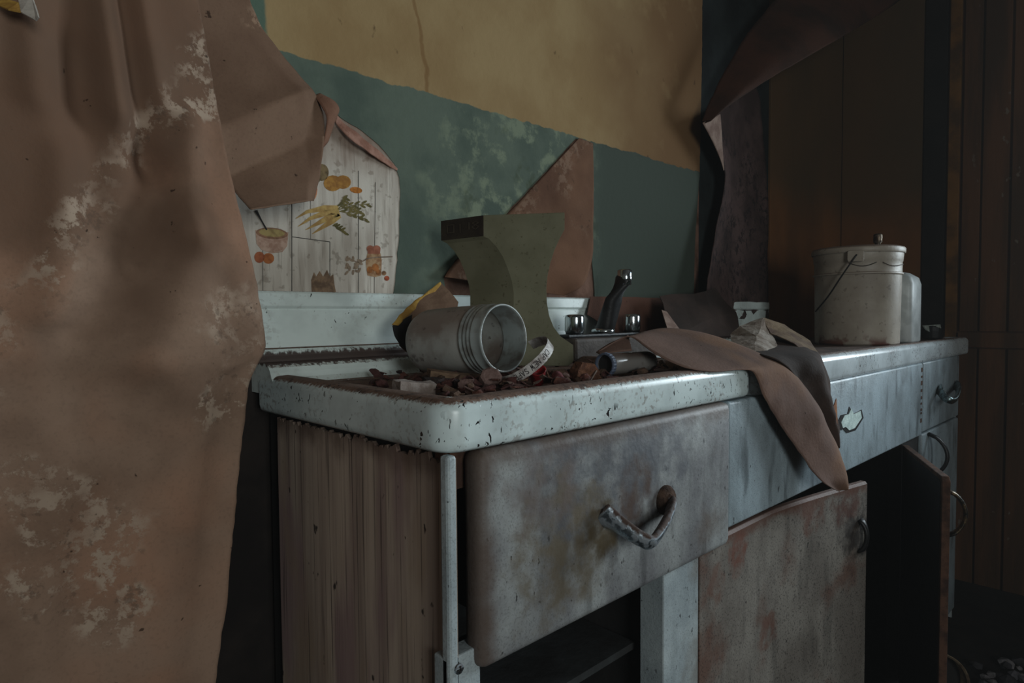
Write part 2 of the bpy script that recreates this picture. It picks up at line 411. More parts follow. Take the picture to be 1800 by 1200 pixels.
# painted paper still stuck to the wall: yellow above, green below
TOP = -560
pp = [(395, TOP), (400, 60), (470, 150), (545, 172), (575, 182), (597, 205), (628, 224), (655, 245), (678, 268), (694, 289), (702, 312), (704, 345),
      (702, 420), (697, 470), (691, 520), (690, 590), (790, 590), (780, 487), (800, 457), (880, 385), (950, 312), (1012, 244)]
plate('painted_wallpaper', pp + [(1043, 252), (1230, 302), (1234, 100), (1238, TOP)], WY-.0024, MW, wall_back, .0024, .003)
plate('painted_wallpaper', [(1043, 252), (1042, 330), (1041, 460), (1047, 535), (1047, 590), (1218, 590), (1222, 420), (1230, 302)], WY-.0024, MW, wall_back, .0024, .002)
# green strip with painted-in shadow and brown board to the right of the yellow
plate('green_panel_with_shade', [(1234, TOP), (1228, 590), (1352, 590), (1352, TOP)], WY-.0016, MDG, wall_back, .0016)
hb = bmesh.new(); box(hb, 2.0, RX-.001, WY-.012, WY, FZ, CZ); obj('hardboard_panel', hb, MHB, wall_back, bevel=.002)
bxo('lower_shade_panel', (LX, 2.0, WY-.003, WY, FZ, .90), simple('lower_wall_shade', (40, 34, 31), (26, 22, 21), 8, rough=.95), wall_back)  # added dark plate: the shade below the counter painted as its colour
# torn backing edge between green paint and printed paper
MTE = simple('torn_paper_backing', (168, 128, 112), (138, 98, 82), 40, rough=.95)
sheet('torn_backing', [(590, 203, WY-.003), (618, 226, WY-.012), (650, 252, WY-.014), (678, 276, WY-.008), (697, 297, WY-.003)],
      [(589, 214, WY-.006), (607, 236, WY-.016), (640, 263, WY-.018), (672, 284, WY-.010), (697, 300, WY-.004)], MTE, wall_back, nu=6, nv=24, edge=.004)

# printed wallpaper under the tear with its kitchen prints
floral = plate('printed_wallpaper', [(330, 120), (330, 590), (700, 590), (712, 330), (700, 280), (600, 180), (540, 150)], WY-.0009, MFL, wall_back, .0009)
MJ = simple('printed_plank_line', (104, 100, 94), rough=.9)
def decal(name, polys, mat, lift=.0014):
    bm = bmesh.new()
    for q_i, poly in enumerate(polys):
        pts = [PY(u, v, WY-lift-.00004*q_i) for u, v in poly]
        extrude_poly(bm, pts, (0, .0004, 0))
    return obj(name, bm, mat, floral)
def ell(cx, cy, rx, ry, n=16, rot=0):
    c, s = math.cos(rot), math.sin(rot)
    return [(cx + rx*math.cos(a)*c - ry*math.sin(a)*s, cy + rx*math.cos(a)*s + ry*math.sin(a)*c) for a in [2*math.pi*i/n for i in range(n)]]
def stroke(pts, wd):
    L = []; R = []
    for i, p in enumerate(pts):
        a = pts[max(i-1, 0)]; b = pts[min(i+1, len(pts)-1)]; dx, dy = b[0]-a[0], b[1]-a[1]; l = math.hypot(dx, dy) or 1
        q = wd[i] if isinstance(wd, (list, tuple)) else wd
        L.append((p[0]-dy/l*q/2, p[1]+dx/l*q/2)); R.append((p[0]+dy/l*q/2, p[1]-dx/l*q/2))
    return L + R[::-1]
def dm(name, c, c2=None): return simple(name, c, c2, 90, rough=.9, bstr=.05)
decal('printed_plank_line', [stroke([(513, 350), (513, 520)], 1.6), stroke([(580, 425), (580, 520)], 1.2), stroke([(630, 300), (630, 520)], 1.4),
      stroke([(513, 416), (580, 425)], 1.4), stroke([(462, 440), (462, 520)], 1.1), stroke([(660, 320), (658, 520)], .9), stroke([(546, 300), (546, 420)], .8)], MJ, .0011)
decal('printed_mug', [stroke([(450, 404), (452, 428), (460, 438), (478, 444), (496, 442), (504, 432), (506, 408)], 2), [(450, 406), (453, 428), (462, 439), (480, 443), (497, 440), (504, 430), (506, 408), (478, 416)]], dm('print_mug', (190, 160, 142), (160, 126, 108)))
decal('printed_mug_brim', [ell(478, 410, 28, 10, 20, .08)], dm('print_brim', (150, 112, 88)), .0016)
decal('printed_soup', [ell(478, 409, 23, 7.2, 18, .08)], dm('print_soup', (166, 146, 96), (130, 110, 72)), .0018)
decal('printed_spoon', [stroke([(450, 370), (460, 388), (469, 404)], [5, 2.4, 3])], dm('print_spoon', (52, 48, 46)), .002)
decal('printed_tomato', [ell(456, 452, 9, 10)], dm('print_tomato', (170, 100, 68), (146, 84, 56)))
decal('printed_tomato', [ell(472, 454, 10, 9.5)], dm('print_tomato_orange', (176, 108, 64), (150, 88, 54)))
decal('printed_pumpkin', [ell(548, 333, 10, 20), ], dm('print_pumpkin_pale', (200, 140, 104), (170, 104, 72)))
decal('printed_pumpkin', [ell(585, 322, 16, 14), ell(603, 320, 14, 12), ], dm('print_pumpkin', (172, 126, 62), (142, 98, 50)))
decal('printed_pumpkin', [ell(626, 334, 11, 5.5, 14, .15)], dm('print_gourd', (190, 118, 48)))
decal('printed_corn_husk', [ell(566, 303, 12, 15), ell(556, 312, 8, 10)], dm('print_husk', (128, 108, 76), (90, 74, 52)))
car = dm('print_carrot', (186, 156, 96), (158, 124, 74))
for q in ([(595, 366), (570, 366), (540, 372), (520, 384)], [(596, 370), (572, 374), (545, 384), (524, 398)], [(597, 374), (578, 382), (556, 394), (537, 404)],
          [(597, 378), (584, 388), (566, 400), (549, 411)]):
    decal('printed_carrot', [stroke(q, [10, 11, 6, 1])], car)
gr = dm('print_carrot_top', (116, 104, 62), (86, 80, 48))
for q in ([(594, 368), (604, 358), (610, 346)], [(596, 368), (620, 361), (650, 358)], [(597, 371), (618, 376), (646, 386)], [(600, 370), (622, 368), (636, 372)], [(586, 396), (596, 400), (608, 408)]):
    leafs = [stroke(q, 1.6)]
    for i in range(8):
        a = crom([(x, y, 0) for x, y in q], .3+.09*i); s = 6 if i % 2 else -6
        leafs.append(ell(a.x+s*.3, a.y+s*.55, 5.5, 2, 8, .5*(1 if s > 0 else -1)))
    decal('printed_carrot_top', leafs, gr, .0014+.0001*len(q))
decal('printed_jar', [[(646, 445), (669, 445), (671, 458), (670, 484), (660, 487), (646, 484), (643, 460)]], dm('print_jar', (176, 146, 112), (140, 100, 70)))
decal('printed_jar_cover', [ell(651, 437, 6.5, 6), ell(662, 437, 7, 6), [(645, 436), (669, 436), (668, 446), (647, 446)]], dm('print_cover', (168, 108, 86), (140, 86, 66)), .0016)
decal('printed_jar_fruit', [ell(650, 474, 5, 6), ell(660, 470, 6, 7), ell(665, 478, 4, 5)], dm('print_fruit', (176, 112, 62)), .0018)
decal('printed_ribbon', [stroke([(643, 455), (660, 452), (690, 451)], 2), stroke([(643, 456), (632, 462), (622, 458)], 2)], dm('print_ribbon', (150, 128, 110)), .002)
decal('printed_berry', [ell(680, 489, 4.5, 4.5)], dm('print_berry', (176, 88, 60)))
decal('printed_berry', [ell(675, 480, 4, 4)], dm('print_berry_brown', (150, 110, 78)))
hb_ = [ell(620+random.uniform(-12, 18), 464+random.uniform(-12, 20), 5, 2.2, 7, random.uniform(-2, 2)) for i in range(22)]
decal('printed_herbs', hb_, dm('print_herb', (150, 130, 110), (118, 100, 84)))
pc = [[(548, 515), (547, 492), (552, 478), (556, 486), (562, 476), (568, 486), (575, 474), (580, 486), (586, 482), (588, 500), (591, 515)]]
decal('printed_mushroom_basket', pc, dm('print_basket', (142, 116, 92), (104, 84, 68)))

# right wall: hardboard, dark trim, ochre strip, boards and rail
def rb(name, u0, u1, z0, z1, th, mat):
    y0 = PX(u0, 590, RX).y; y1 = PX(u1, 590, RX).y
    return bxo(name, (RX-th, RX, min(y0, y1), max(y0, y1), z0, z1), mat, wall_right, .002)
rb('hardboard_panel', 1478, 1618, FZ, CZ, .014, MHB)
rb('trim_board', 1620, 1658, FZ, CZ, .022, MDK)
rb('ochre_strip', 1662, 1682, FZ, CZ, .018, MOC)
for a, b in ((1687, 1718), (1722, 1768), (1773, 1822), (1827, 1880)):
    rb('board', a, b, .93, CZ, .012, MBD); rb('board', a, b, FZ+.02, .86, .012, MBD)
rb('chair_rail', 1686, 1890, .865, .925, .026, MBD)
rb('baseboard', 1686, 1890, FZ, FZ+.09, .02, MDK)

# ================================================================== SINK TOP
top = thing('kitchen_sink', (1.3, .27, .897), 'long white enamelled sink top with drainboard and raised backsplash, brown with dust', 'sink')
def rimsec(r=.016, zt=.911, zb=.85, pan=.897, wide=.05):
    s = [(.022, zb+.002), (.006, zb), (.0015, zb+.004), (0, zb+.012), (0, zt-r)]
    for i in range(1, 7):
        a = math.pi/2*i/6; s.append((r-r*math.cos(a), zt-r+r*math.sin(a)))
    s += [(wide*.6, zt+.0006), (wide*.8, zt-.001), (wide, zt-.006), (wide+.012, pan+.001), (wide+.02, pan)]
    return s
def sweep_rim(bm, path, sec):
    """path: (point, inward normal)"""
    g = []
    for p, n in path: g.append([bm.verts.new((p[0]+n[0]*o, p[1]+n[1]*o, z)) for o, z in sec])
    for i in range(len(g)-1):
        for k in range(len(sec)-1): bm.faces.new((g[i][k], g[i+1][k], g[i+1][k+1], g[i][k+1]))
    return g
def arc(cx, cy, r, a0, a1, n=8):
    return [((cx+r*math.cos(a), cy+r*math.sin(a)), (-math.cos(a), -math.sin(a))) for a in [math.radians(a0+(a1-a0)*i/n) for i in range(n+1)]]
bm = bmesh.new(); R = .034
path = [((0, y), (1, 0)) for y in (.50, .40, .30, .20, .10, .05)] + arc(R, R, R, 180, 270, 10)
path += [((x, 0), (0, 1)) for x in (.1, .2, .3, .4, .5, .6, .68)] + arc(.757-R, R, R, 270, 360, 8) + [((.757, .05), (-1, 0)), ((.757, .46), (-1, 0))]
path = [((p[0], p[1]-.0), n) for p, n in path]
sweep_rim(bm, path, rimsec())
ob = obj('drainboard', bm, MEN, top, smooth=True)
bm = bmesh.new(); vs = [bm.verts.new(p) for p in ((.055, .055, .8972), (.70, .055, .8972), (.70, .46, .8972), (.055, .46, .8972))]; bm.faces.new(vs)
MPAN = simple('dust_covered_pan', (112, 84, 70), (82, 58, 48), 22, rough=.97, bstr=.6, speck=(150, 126, 110))
bm.free(); bm = bmesh.new(); box(bm, .056, .70, .056, .47, .885, .8975)
obj('drain_pan', bm, MPAN, top)
# right worktop with the bowl opening
bm = bmesh.new()
path = [((.765, .30), (1, 0)), ((.765, .03), (1, 0))] + arc(.765+.02, .02, .02, 180, 270, 5) + [((x, 0), (0, 1)) for x in (.9, 1.1, 1.3, 1.6, 1.9, 2.2, 2.5)] + arc(2.60-.02, .02, .02, 270, 360, 6) + [((2.60, .1), (-1, 0)), ((2.60, .5), (-1, 0))]
sweep_rim(bm, path, rimsec(.017, .911, .846, .905, .045))
obj('worktop_lip', bm, MEN2, top, smooth=True)
bm = bmesh.new()
for a in ((1.26, 2.545, .05, .50), (.815, 1.26, .05, .10), (.815, 1.26, .39, .50), (.80, .83, .05, .50)): box(bm, a[0], a[1], a[2], a[3], .89, .9052)
obj('worktop', bm, simple('dusty_worktop', (104, 84, 74), (66, 52, 46), 20, rough=.9, bstr=.4), top)
bm = bmesh.new()
g = []
for (z_, m) in ((.905, 0), (.89, .006), (.76, .02), (.745, .04)):
    x0, x1, y0, y1 = .83+m, 1.26-m, .10+m, .39-m; r = .04; ring = []
    for cx, cy, a0 in ((x1-r, y1-r, 0), (x0+r, y1-r, 90), (x0+r, y0+r, 180), (x1-r, y0+r, 270)):
        for i in range(5):
            a = math.radians(a0+i*22.5); ring.append(bm.verts.new((cx+r*math.cos(a), cy+r*math.sin(a), z_)))
    g.append(ring)
for q in range(3):
    for i in range(20): bm.faces.new((g[q][i], g[q][(i+1) % 20], g[q+1][(i+1) % 20], g[q+1][i]))
bm.faces.new(g[-1]); obj('sink_bowl', bm, MEN, top, smooth=True, solid=.004)
# backsplash and the mouldings at its foot
def run(bm, prof, x0, x1, n=2):
    g = []
    for i in range(n+1):
        x = x0+(x1-x0)*i/n; g.append([bm.verts.new((x, y, z)) for y, z in prof])
    for i in range(n):
        for k in range(len(prof)-1): bm.faces.new((g[i][k], g[i+1][k], g[i+1][k+1], g[i][k+1]))
    bm.faces.new(g[0][::-1]); bm.faces.new(g[-1])
bsx = -.03
bm = bmesh.new()
run(bm, [(.5385, .93), (.5385, 1.053), (.530, 1.053), (.526, 1.049), (.5255, 1.027), (.5285, 1.0235), (.5300, 1.0215), (.5285, 1.019), (.5285, .968), (.5265, .957), (.5265, .93)], bsx, 1.99)
obj('backsplash', bm, MBS, top, bevel=.001)
lower = [(.536, .9545), (.524, .954), (.514, .952), (.508, .947), (.506, .941), (.508, .935), (.506, .931), (.497, .930), (.484, .931), (.474, .929), (.466, .924), (.460, .916), (.456, .907), (.446, .899), (.436, .8976), (.436, .88), (.536, .88)]
bm = bmesh.new(); run(bm, lower, .002, .70); obj('cove_moulding', bm, MBS, top, smooth=False)
bm = bmesh.new(); run(bm, lower, 1.30, 1.99); obj('cove_moulding', bm, MBS, top)
bxo('faucet_deck', (.695, 1.30, .40, .53, .885, .953), simple('grimy_deck_enamel', (96, 86, 80), (70, 60, 54), 16, rough=.6), top, .008)

# faucet: a thing screwed on the deck
fc = thing('faucet', (.88, .45, .953), 'blackened sink faucet with chrome tip and two chrome knobs on the deck below green wall', 'faucet')
bxo('base_plate', (.70, 1.05, .425, .478, .953, .961), MBK, fc, .003)
for u, uv in ((1010, 590), (1110, 584)):
    p = PY(u, uv, .452); c = (p.x, .452, .961)
    bm = bmesh.new(); lathe(bm, [(.021, 0), (.022, .004), (.0245, .008), (.0245, .040), (.0225, .046), (.014, .048), (.0, .048)], c, (0, 0, 1), 20, True)
    # flutes round the knob
    for v in bm.verts:
        d = Vector((v.co.x-c[0], v.co.y-c[1], 0))
        if d.length > .024: v.co -= d.normalized()*(.0016 if (int(round(math.degrees(math.atan2(d.y, d.x))/18)) % 2) else 0)
    kb = obj('knob', bm, MCH, fc, smooth=True)
b0 = PY(1060, 585, .452); b0.z = .96; b1 = PY(1098, 488, .40)
bm = bmesh.new()
mid = b0.lerp(b1, .55) + Vector((0, .004, .006))
tube(bm, [b0, b0.lerp(b1, .12), mid, b0.lerp(b1, .92)+Vector((0, 0, .004)), b1+Vector((.002, -.004, .010))], [.024, .024, .0215, .0205, .017], 16)
obj('spout', bm, MBK, fc, smooth=True)
bm = bmesh.new(); lathe(bm, [(.0, .021), (.014, .021), (.0185, .018), (.0190, -.004), (.0185, -.006), (.0165, -.007), (.0165, -.017), (.0145, -.018), (.0145, -.012), (0, -.012)], b1, (0, 0, 1), 20)
obj('aerator', bm, MCH, fc, smooth=True)
bm = bmesh.new(); lathe(bm, [(.03, 0), (.03, .008), (.026, .012), (.022, .012)], (b0.x, b0.y, .961), (0, 0, 1), 20, True)
obj('collar', bm, MCH, fc, smooth=True)

# ================================================================== SINK CABINET
cab = thing('sink_cabinet', (1.22, .27, FZ), 'old white metal sink cabinet under the enamelled top, stained and rusty, doors hanging open', 'cabinet')
CZT = .85
bm = bmesh.new(); nz = 26
pts = [Vector((.016, .008, FZ+.04))] + [Vector((.016, .47, FZ+.04))]
n = 120
for i in range(n+1):
    y = .47-(.462)*i/n
    zz = .839 + .006*mnoise.noise(Vector((y*22, 2, 0))) + .009*mnoise.noise(Vector((y*75, 5, 0))) + .008*mnoise.noise(Vector((y*190, 9, 0)))
    pts.append(Vector((.016, y, min(zz, .849))))
extrude_poly(bm, pts, (.006, 0, 0)); obj('side_panel', bm, MSP, cab)
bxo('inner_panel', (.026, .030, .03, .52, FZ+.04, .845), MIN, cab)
bxo('corner_post', (.006, .020, .004, .020, FZ+.04, .848), MWH, cab, .004)
bxo('stile', (.006, .056, .008, .034, FZ+.04, .612), MWH, cab, .002)
bm = bmesh.new(); lathe(bm, [(0, 0), (.0062, .001), (.0062, .003), (0, .0045)], (.0185, .0045, .600), (0, -1, 0), 12)
sc_ = obj('screw', bm, MRC, cab)
bm = bmesh.new(); box(bm, .0142, .0228, -.0008, .001, .5992, .6008); box(bm, .0177, .0193, -.0008, .001, .596, .604); obj('screw_slot', bm, MIN, sc_)
bxo('stile', (.446, .556, .004, .05, FZ+.04, .60), MWH, cab, .002)
bxo('stile', (1.775, 1.957, .012, .05, FZ+.04, .63), MIN, cab, .002)
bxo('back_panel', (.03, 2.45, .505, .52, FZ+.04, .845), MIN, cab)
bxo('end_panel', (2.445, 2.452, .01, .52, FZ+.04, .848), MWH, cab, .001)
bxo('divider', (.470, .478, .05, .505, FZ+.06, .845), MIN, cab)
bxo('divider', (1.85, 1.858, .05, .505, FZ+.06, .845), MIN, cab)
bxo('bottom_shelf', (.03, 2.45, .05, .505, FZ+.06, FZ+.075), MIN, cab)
bxo('shelf', (.032, .46, .07, .505, .435, .447), MSH, cab)
bxo('plinth', (.03, 2.42, .06, .075, FZ, FZ+.06), MIN, cab)
bxo('top_rail', (.02, 2.45, .03, .045, .80, .846), MRUST, cab)
bxo('drawer_rail', (.056, .446, .03, .05, .592, .606), MIN, cab)

# left drawer: rolled metal front, standing a little proud
def rolled_front(name, x0, x1, y0, y1, z0, z1, mat, parent, r=.012):
    bm = bmesh.new(); box(bm, x0, x1, y0, y1, z0, z1)
    bmesh.ops.bevel(bm, geom=[e for e in bm.edges], offset=r, segments=4, affect='EDGES', profile=.5)
    return obj(name, bm, mat, parent, smooth=True)
dr = rolled_front('drawer', .046, .652, -.006, .030, .586, .848, MDR, cab, .013)
bxo('drawer_box', (.07, .44, .03, .42, .64, .80), MIN, dr)
HP = [(1056, 901, -.007, .015, .005), (1070, 910, -.014, .014, .006), (1088, 922, -.026, .0118, .0065), (1112, 938, -.042, .0100, .0065), (1131, 949, -.053, .0095, .0065), (1144, 953, -.057, .0095, .0065),
      (1155, 942, -.054, .0095, .0065), (1170, 917, -.042, .0100, .0065), (1178, 898, -.030, .0115, .006), (1178, 886, -.018, .0125, .006), (1169, 879, -.010, .011, .004)]
def chev(px, parent, mat, k=1):
    C_ = [PY(u, v, y) for u, v, y, a, b in px]; AB = [Vector((a*1.25, b*1.1, 0)) for u, v, y, a, b in px]
    pts = [crom(C_, i/30) for i in range(31)]; fl = [tuple(crom(AB, i/30)[:2]) for i in range(31)]
    bm = bmesh.new(); tube(bm, pts, 0, 14, fl, (0, -.55, 1)); return obj('handle', bm, mat, parent, smooth=True)
hd = chev(HP, dr, MRC)
ft = PY(1168, 878, -.006)
bm = bmesh.new(); lathe(bm, [(.0235, 0), (.0235, .004), (.020, .009), (.010, .012), (0, .012)], ft, (0, -1, 0), 20); obj('handle_foot', bm, MFR, hd, smooth=True)
# false front below the bowl, with a bare chip in the paint
ff = rolled_front('false_front', .657, 1.950, .002, .028, .611, .846, MFP, cab, .006)
pc = PY(1497, 738, .0005); bm = bmesh.new()
MCP = simple('bare_white_chip', (214, 232, 226), (180, 200, 196), 60, rough=.5)
out = [(-18, 4), (-12, -8), (-5, -10), (0, -20), (4, -10), (16, -16), (18, -4), (10, 8), (6, 14), (-4, 18), (-10, 12), (-15, 14)]
extrude_poly(bm, [PY(1497+a, 738+b, -.0005) for a, b in out], (0, .003, 0)); obj('bare_chip', bm, MCP, ff)
bm = bmesh.new(); extrude_poly(bm, [PY(1495+a*1.2+2*math.sin(b), 739+b*1.22, .0006) for a, b in out], (0, .002, 0)); obj('chip_ring', bm, MBK, ff)
bm = bmesh.new()
for i in range(9):
    z_ = .82-.02*i+random.uniform(-.006, .006); l = random.uniform(.006, .014)
    box(bm, 1.932-.004*random.random(), 1.944, .0008, .003, z_-l/2, z_+l/2)
obj('paint_flake_marks', bm, MRUST, ff, kind='stuff')
# right drawer and door
rdw = rolled_front('drawer', 1.957, 2.450, .002, .028, .618, .846, MFP, cab, .006)
chev([(1650, 682, .001, .014, .005), (1653, 688, -.012, .012, .006), (1660, 698, -.03, .010, .006), (1668, 703, -.045, .0095, .0065), (1676, 704, -.05, .0095, .0065), (1682, 697, -.045, .0095, .0065), (1685, 686, -.03, .011, .006), (1683, 679, -.012, .014, .005), (1678, 677, 0, .016, .005)], rdw, simple('dark_chrome', (150, 170, 172), (60, 62, 62), 60, rough=.25, metal=1))
rdo = rolled_front('door', 1.957, 2.450, .002, .028, FZ+.08, .612, MFP, cab, .006)
def bow(parent, base, n, up_, ln, out, rad, mat, name='handle'):
    base, n, up_ = Vector(base), Vector(n).normalized(), Vector(up_).normalized(); pts = []
    for i in range(15):
        f = i/14; o = math.sin(math.pi*f)**.55*out
        pts.append(base + up_*(f-.5)*ln + n*o)
    bm = bmesh.new(); fl = [(rad*(1+.9*abs(2*i/14-1)**3), rad*.75) for i in range(15)]
    tube(bm, pts, 0, 10, fl, up_.cross(n)); return obj(name, bm, mat, parent, smooth=True)
bow(rdo, (2.03, .002, .535), (0, -1, 0), (0, 0, 1), .14, .055, .008, MBK)
# left door, warped: its free side bends outwards
bm = bmesh.new(); g = []
nx = 24
for i in range(nx+1):
    f = i/nx; x = .560+f*.676; y = .004 - .060*max(0, (f-.42)/.58)**1.25
    g.append([bm.verts.new((x, y+dy, z_)) for dy, z_ in ((.004, FZ+.08), (0, FZ+.084), (0, .20), (0, .50), (0, .599-.002), (.004, .603), (.016, .603), (.016, FZ+.08))])
for i in range(nx):
    for k in range(8): bm.faces.new((g[i][k], g[i+1][k], g[i+1][(k+1) % 8], g[i][(k+1) % 8]))
bm.faces.new(g[0][::-1]); bm.faces.new(g[-1])
d1 = obj('door', bm, MD1, cab, smooth=False, bevel=.0015)
hp = PY(1513, 941, -.052)
bow(d1, (hp.x, -.050, hp.z), (-.1, -1, 0), (0, 0, 1), .075, .016, .007, MBK)
# right door of the pair, swung open: its dark inside towards the camera
hx, hy = 1.775, .012; ex, ey = 1.408, -.172
dv = Vector((ex-hx, ey-hy, 0)); L = dv.length; dv.normalize(); nv_ = Vector((-dv.y, dv.x, 0))
if nv_.y > 0: nv_ = -nv_
bm = bmesh.new(); th = .018
o0 = Vector((hx, hy, 0))
extrude_poly(bm, [o0+Vector((0, 0, FZ+.08)), o0+dv*L+Vector((0, 0, FZ+.08)), o0+dv*L+Vector((0, 0, .592)), o0+dv*(L-.012)+Vector((0, 0, .603)), o0+Vector((0, 0, .603))], nv_*th)
d2 = obj('door', bm, MRUST, cab, bevel=.002)
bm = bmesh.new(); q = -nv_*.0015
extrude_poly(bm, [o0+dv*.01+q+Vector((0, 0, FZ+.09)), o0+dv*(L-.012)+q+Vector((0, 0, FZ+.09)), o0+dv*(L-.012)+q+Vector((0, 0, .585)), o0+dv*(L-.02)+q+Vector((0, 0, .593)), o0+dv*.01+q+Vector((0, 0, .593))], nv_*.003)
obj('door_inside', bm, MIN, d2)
bow(d2, o0+dv*(L-.035)+nv_*th+Vector((0, 0, .505)), nv_, (0, 0, 1), .115, .042, .007, simple('tarnished_brass', (92, 74, 50), (30, 28, 26), 40, rough=.4, metal=.6))

# ================================================================== HANGING AND PEELED WALLPAPER
def seg(u, v, a, b):
    ax, ay = a; bx, by = b; dx, dy = bx-ax, by-ay
    f = max(0, min(1, ((u-ax)*dx+(v-ay)*dy)/(dx*dx+dy*dy))); return math.hypot(u-ax-dx*f, v-ay-dy*f)
RIDGES = [((170, -250), (168, 120), 40, .030), ((345, 110), (295, 330), 46, .020), ((295, 330), (205, 700), 62, .024), ((205, 700), (120, 1000), 70, .012),
          ((395, 280), (432, 600), 48, .018), ((300, 560), (290, 760), 60, .012), ((60, 250), (20, 620), 44, .014), ((330, 640), (230, 1200), 75, .014),
          ((330, 880), (300, 1250), 60, .008), ((40, 900), (60, 1250), 60, .010), ((260, -250), (275, 60), 30, .012),
          ((212, -100), (232, 200), 38, -.020), ((232, 200), (165, 420), 46, -.016), ((100, 40), (95, 330), 46, -.014), ((150, 460), (70, 640), 44, -.012),
          ((430, 640), (370, 700), 20, .010), ((170, 800), (90, 1200), 50, -.010), ((10, -200), (15, 150), 40, .014)]
def big_fold(s, t):
    u = -260 + s*700; v = -330 + t*1700
    return sum(a*math.exp(-(seg(u, v, p, q)/w_)**2) for p, q, w_, a in RIDGES)
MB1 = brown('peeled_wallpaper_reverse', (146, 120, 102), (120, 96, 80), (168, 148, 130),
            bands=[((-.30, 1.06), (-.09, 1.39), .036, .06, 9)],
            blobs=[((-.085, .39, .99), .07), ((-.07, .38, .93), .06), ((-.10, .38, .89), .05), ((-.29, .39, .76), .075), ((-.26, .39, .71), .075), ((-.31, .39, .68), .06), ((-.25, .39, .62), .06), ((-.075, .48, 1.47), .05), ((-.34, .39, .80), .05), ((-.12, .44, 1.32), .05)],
            glow=(158, 116, 92), amount=.95, stain_or_shade=((-.32, .36, 1.36), .36, (96, 73, 58), .75))  # shade at the upper left is painted into the sheet's colour
A = [(-260, -330, .30), (-260, 0, .345), (-260, 400, .40), (-260, 800, .42), (-260, 1370, .43)]
B = [(300, -330, .43), (338, -60, .43), (352, 20, .43), (372, 130, .425), (392, 240, .42), (412, 340, .412), (434, 430, .405), (452, 510, .398), (466, 590, .39), (463, 622, .385),
     (440, 668, .385), (431, 740, .388), (419, 840, .392), (408, 950, .395), (398, 1050, .398), (380, 1180, .40), (352, 1370, .40)]
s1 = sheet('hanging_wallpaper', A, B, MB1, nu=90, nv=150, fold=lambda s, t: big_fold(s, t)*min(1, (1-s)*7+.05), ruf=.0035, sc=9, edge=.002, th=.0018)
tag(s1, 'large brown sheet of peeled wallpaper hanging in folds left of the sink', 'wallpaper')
MB2 = brown('peeled_wallpaper_fold', (128, 102, 84), (112, 86, 70), (180, 150, 126), blobs=[((.03, .49, 1.52), .05)], amount=.8)
def flap_fold(s, t):
    # two sharp creases: the paper turns in below the first and out again below the second
    t1, t2 = .605-.03*s, .735+.035*s
    if t < t1: o = .034*(max(0, t-.25)/(t1-.25))**1.3
    elif t < t2: o = .034-.050*(t-t1)/(t2-t1)
    else: o = -.016+.040*(t-t2)/(1-t2)
    return o
A = [(250, -330, .538), (275, -60, .534), (300, 60, .528), (330, 150, .515), (362, 220, .495), (395, 300, .475), (418, 345, .462), (429, 372, .45)]
B = [(395, -330, .530), (428, -60, .528), (452, 32, .524), (492, 92, .518), (530, 140, .512), (556, 172, .498), (571, 225, .482), (563, 300, .470), (549, 354, .460)]
s2 = sheet('wallpaper_flap', A, B, MB2, nu=40, nv=70, fold=lambda s, t: flap_fold(s, t)*min(1, (1-s)*5+.15), ruf=.002, sc=9, edge=.0015)
tag(s2, 'creased brown flap of wallpaper folded down over the printed kitchen paper', 'wallpaper')
MCU = brown('peeled_curl', (136, 100, 82), (96, 66, 50), (160, 130, 110))
sheet('curled_corner', [(552, 168, .500), (562, 182, .482), (574, 205, .474), (572, 232, .478), (565, 262, .49)],
      [(562, 166, .528), (585, 176, .515), (596, 192, .505), (588, 212, .510), (578, 240, .52)], MCU, s2, nu=10, nv=20, fold=lambda s, t: .010*math.sin(math.pi*s))
# scraps at the upper left
MYP = simple('yellow_paper', (186, 150, 70), (150, 112, 52), 30); MGP = simple('grey_white_paper', (176, 168, 158), (140, 132, 124), 40)
y1 = facets('wallpaper_scrap', [(-10, -6, .36), (30, 4, .34), (34, 22, .33), (12, 18, .33), (-12, 8, .35)], [(0, 1, 2, 3, 4)], MYP, ruf=.003)
tag(y1, 'small yellow wallpaper scrap sticking out at the head of the brown sheet', 'scrap')
y2 = facets('wallpaper_scrap', [(34, -30, .34), (54, -12, .33), (65, 30, .315), (60, 36, .32), (34, 22, .325), (30, 0, .335)], [(0, 1, 5), (1, 2, 3, 4, 5)], MGP, ruf=.003)
tag(y2, 'small pale grey pointed wallpaper scrap beside the yellow scrap', 'scrap')

# flap folded off the green paint in the middle of the wall
MB3 = brown('rusty_wallpaper_flap', (112, 82, 64), (92, 64, 50), (140, 114, 96), bands=[((.82, 1.40), (.70, 1.30), .03, .06, 10)], blobs=[((.86, .51, 1.25), .05), ((.80, .52, 1.36), .06)], amount=.6, glow=(136, 100, 78), fine=.6)
A = [(1016, 243, .538), (950, 314, .536), (880, 388, .534), (800, 459, .530), (777, 487, .528)]
B = [(1041, 252, .537), (1043, 330, .525), (1042, 400, .508), (1038, 455, .495), (1022, 500, .490), (995, 521, .498)]
def flap3(s, t): return .006*math.sin(math.pi*s)*t + .012*math.sin(2.2*math.pi*s+1)*t*t
s3 = sheet('wallpaper_flap', A, [*B[:-1], (985, 520, .50), ], MB3, nu=36, nv=40, fold=flap3, ruf=.003, sc=10, edge=.001)
tag(s3, 'rust brown triangular wallpaper flap folded down off the green wall', 'wallpaper')
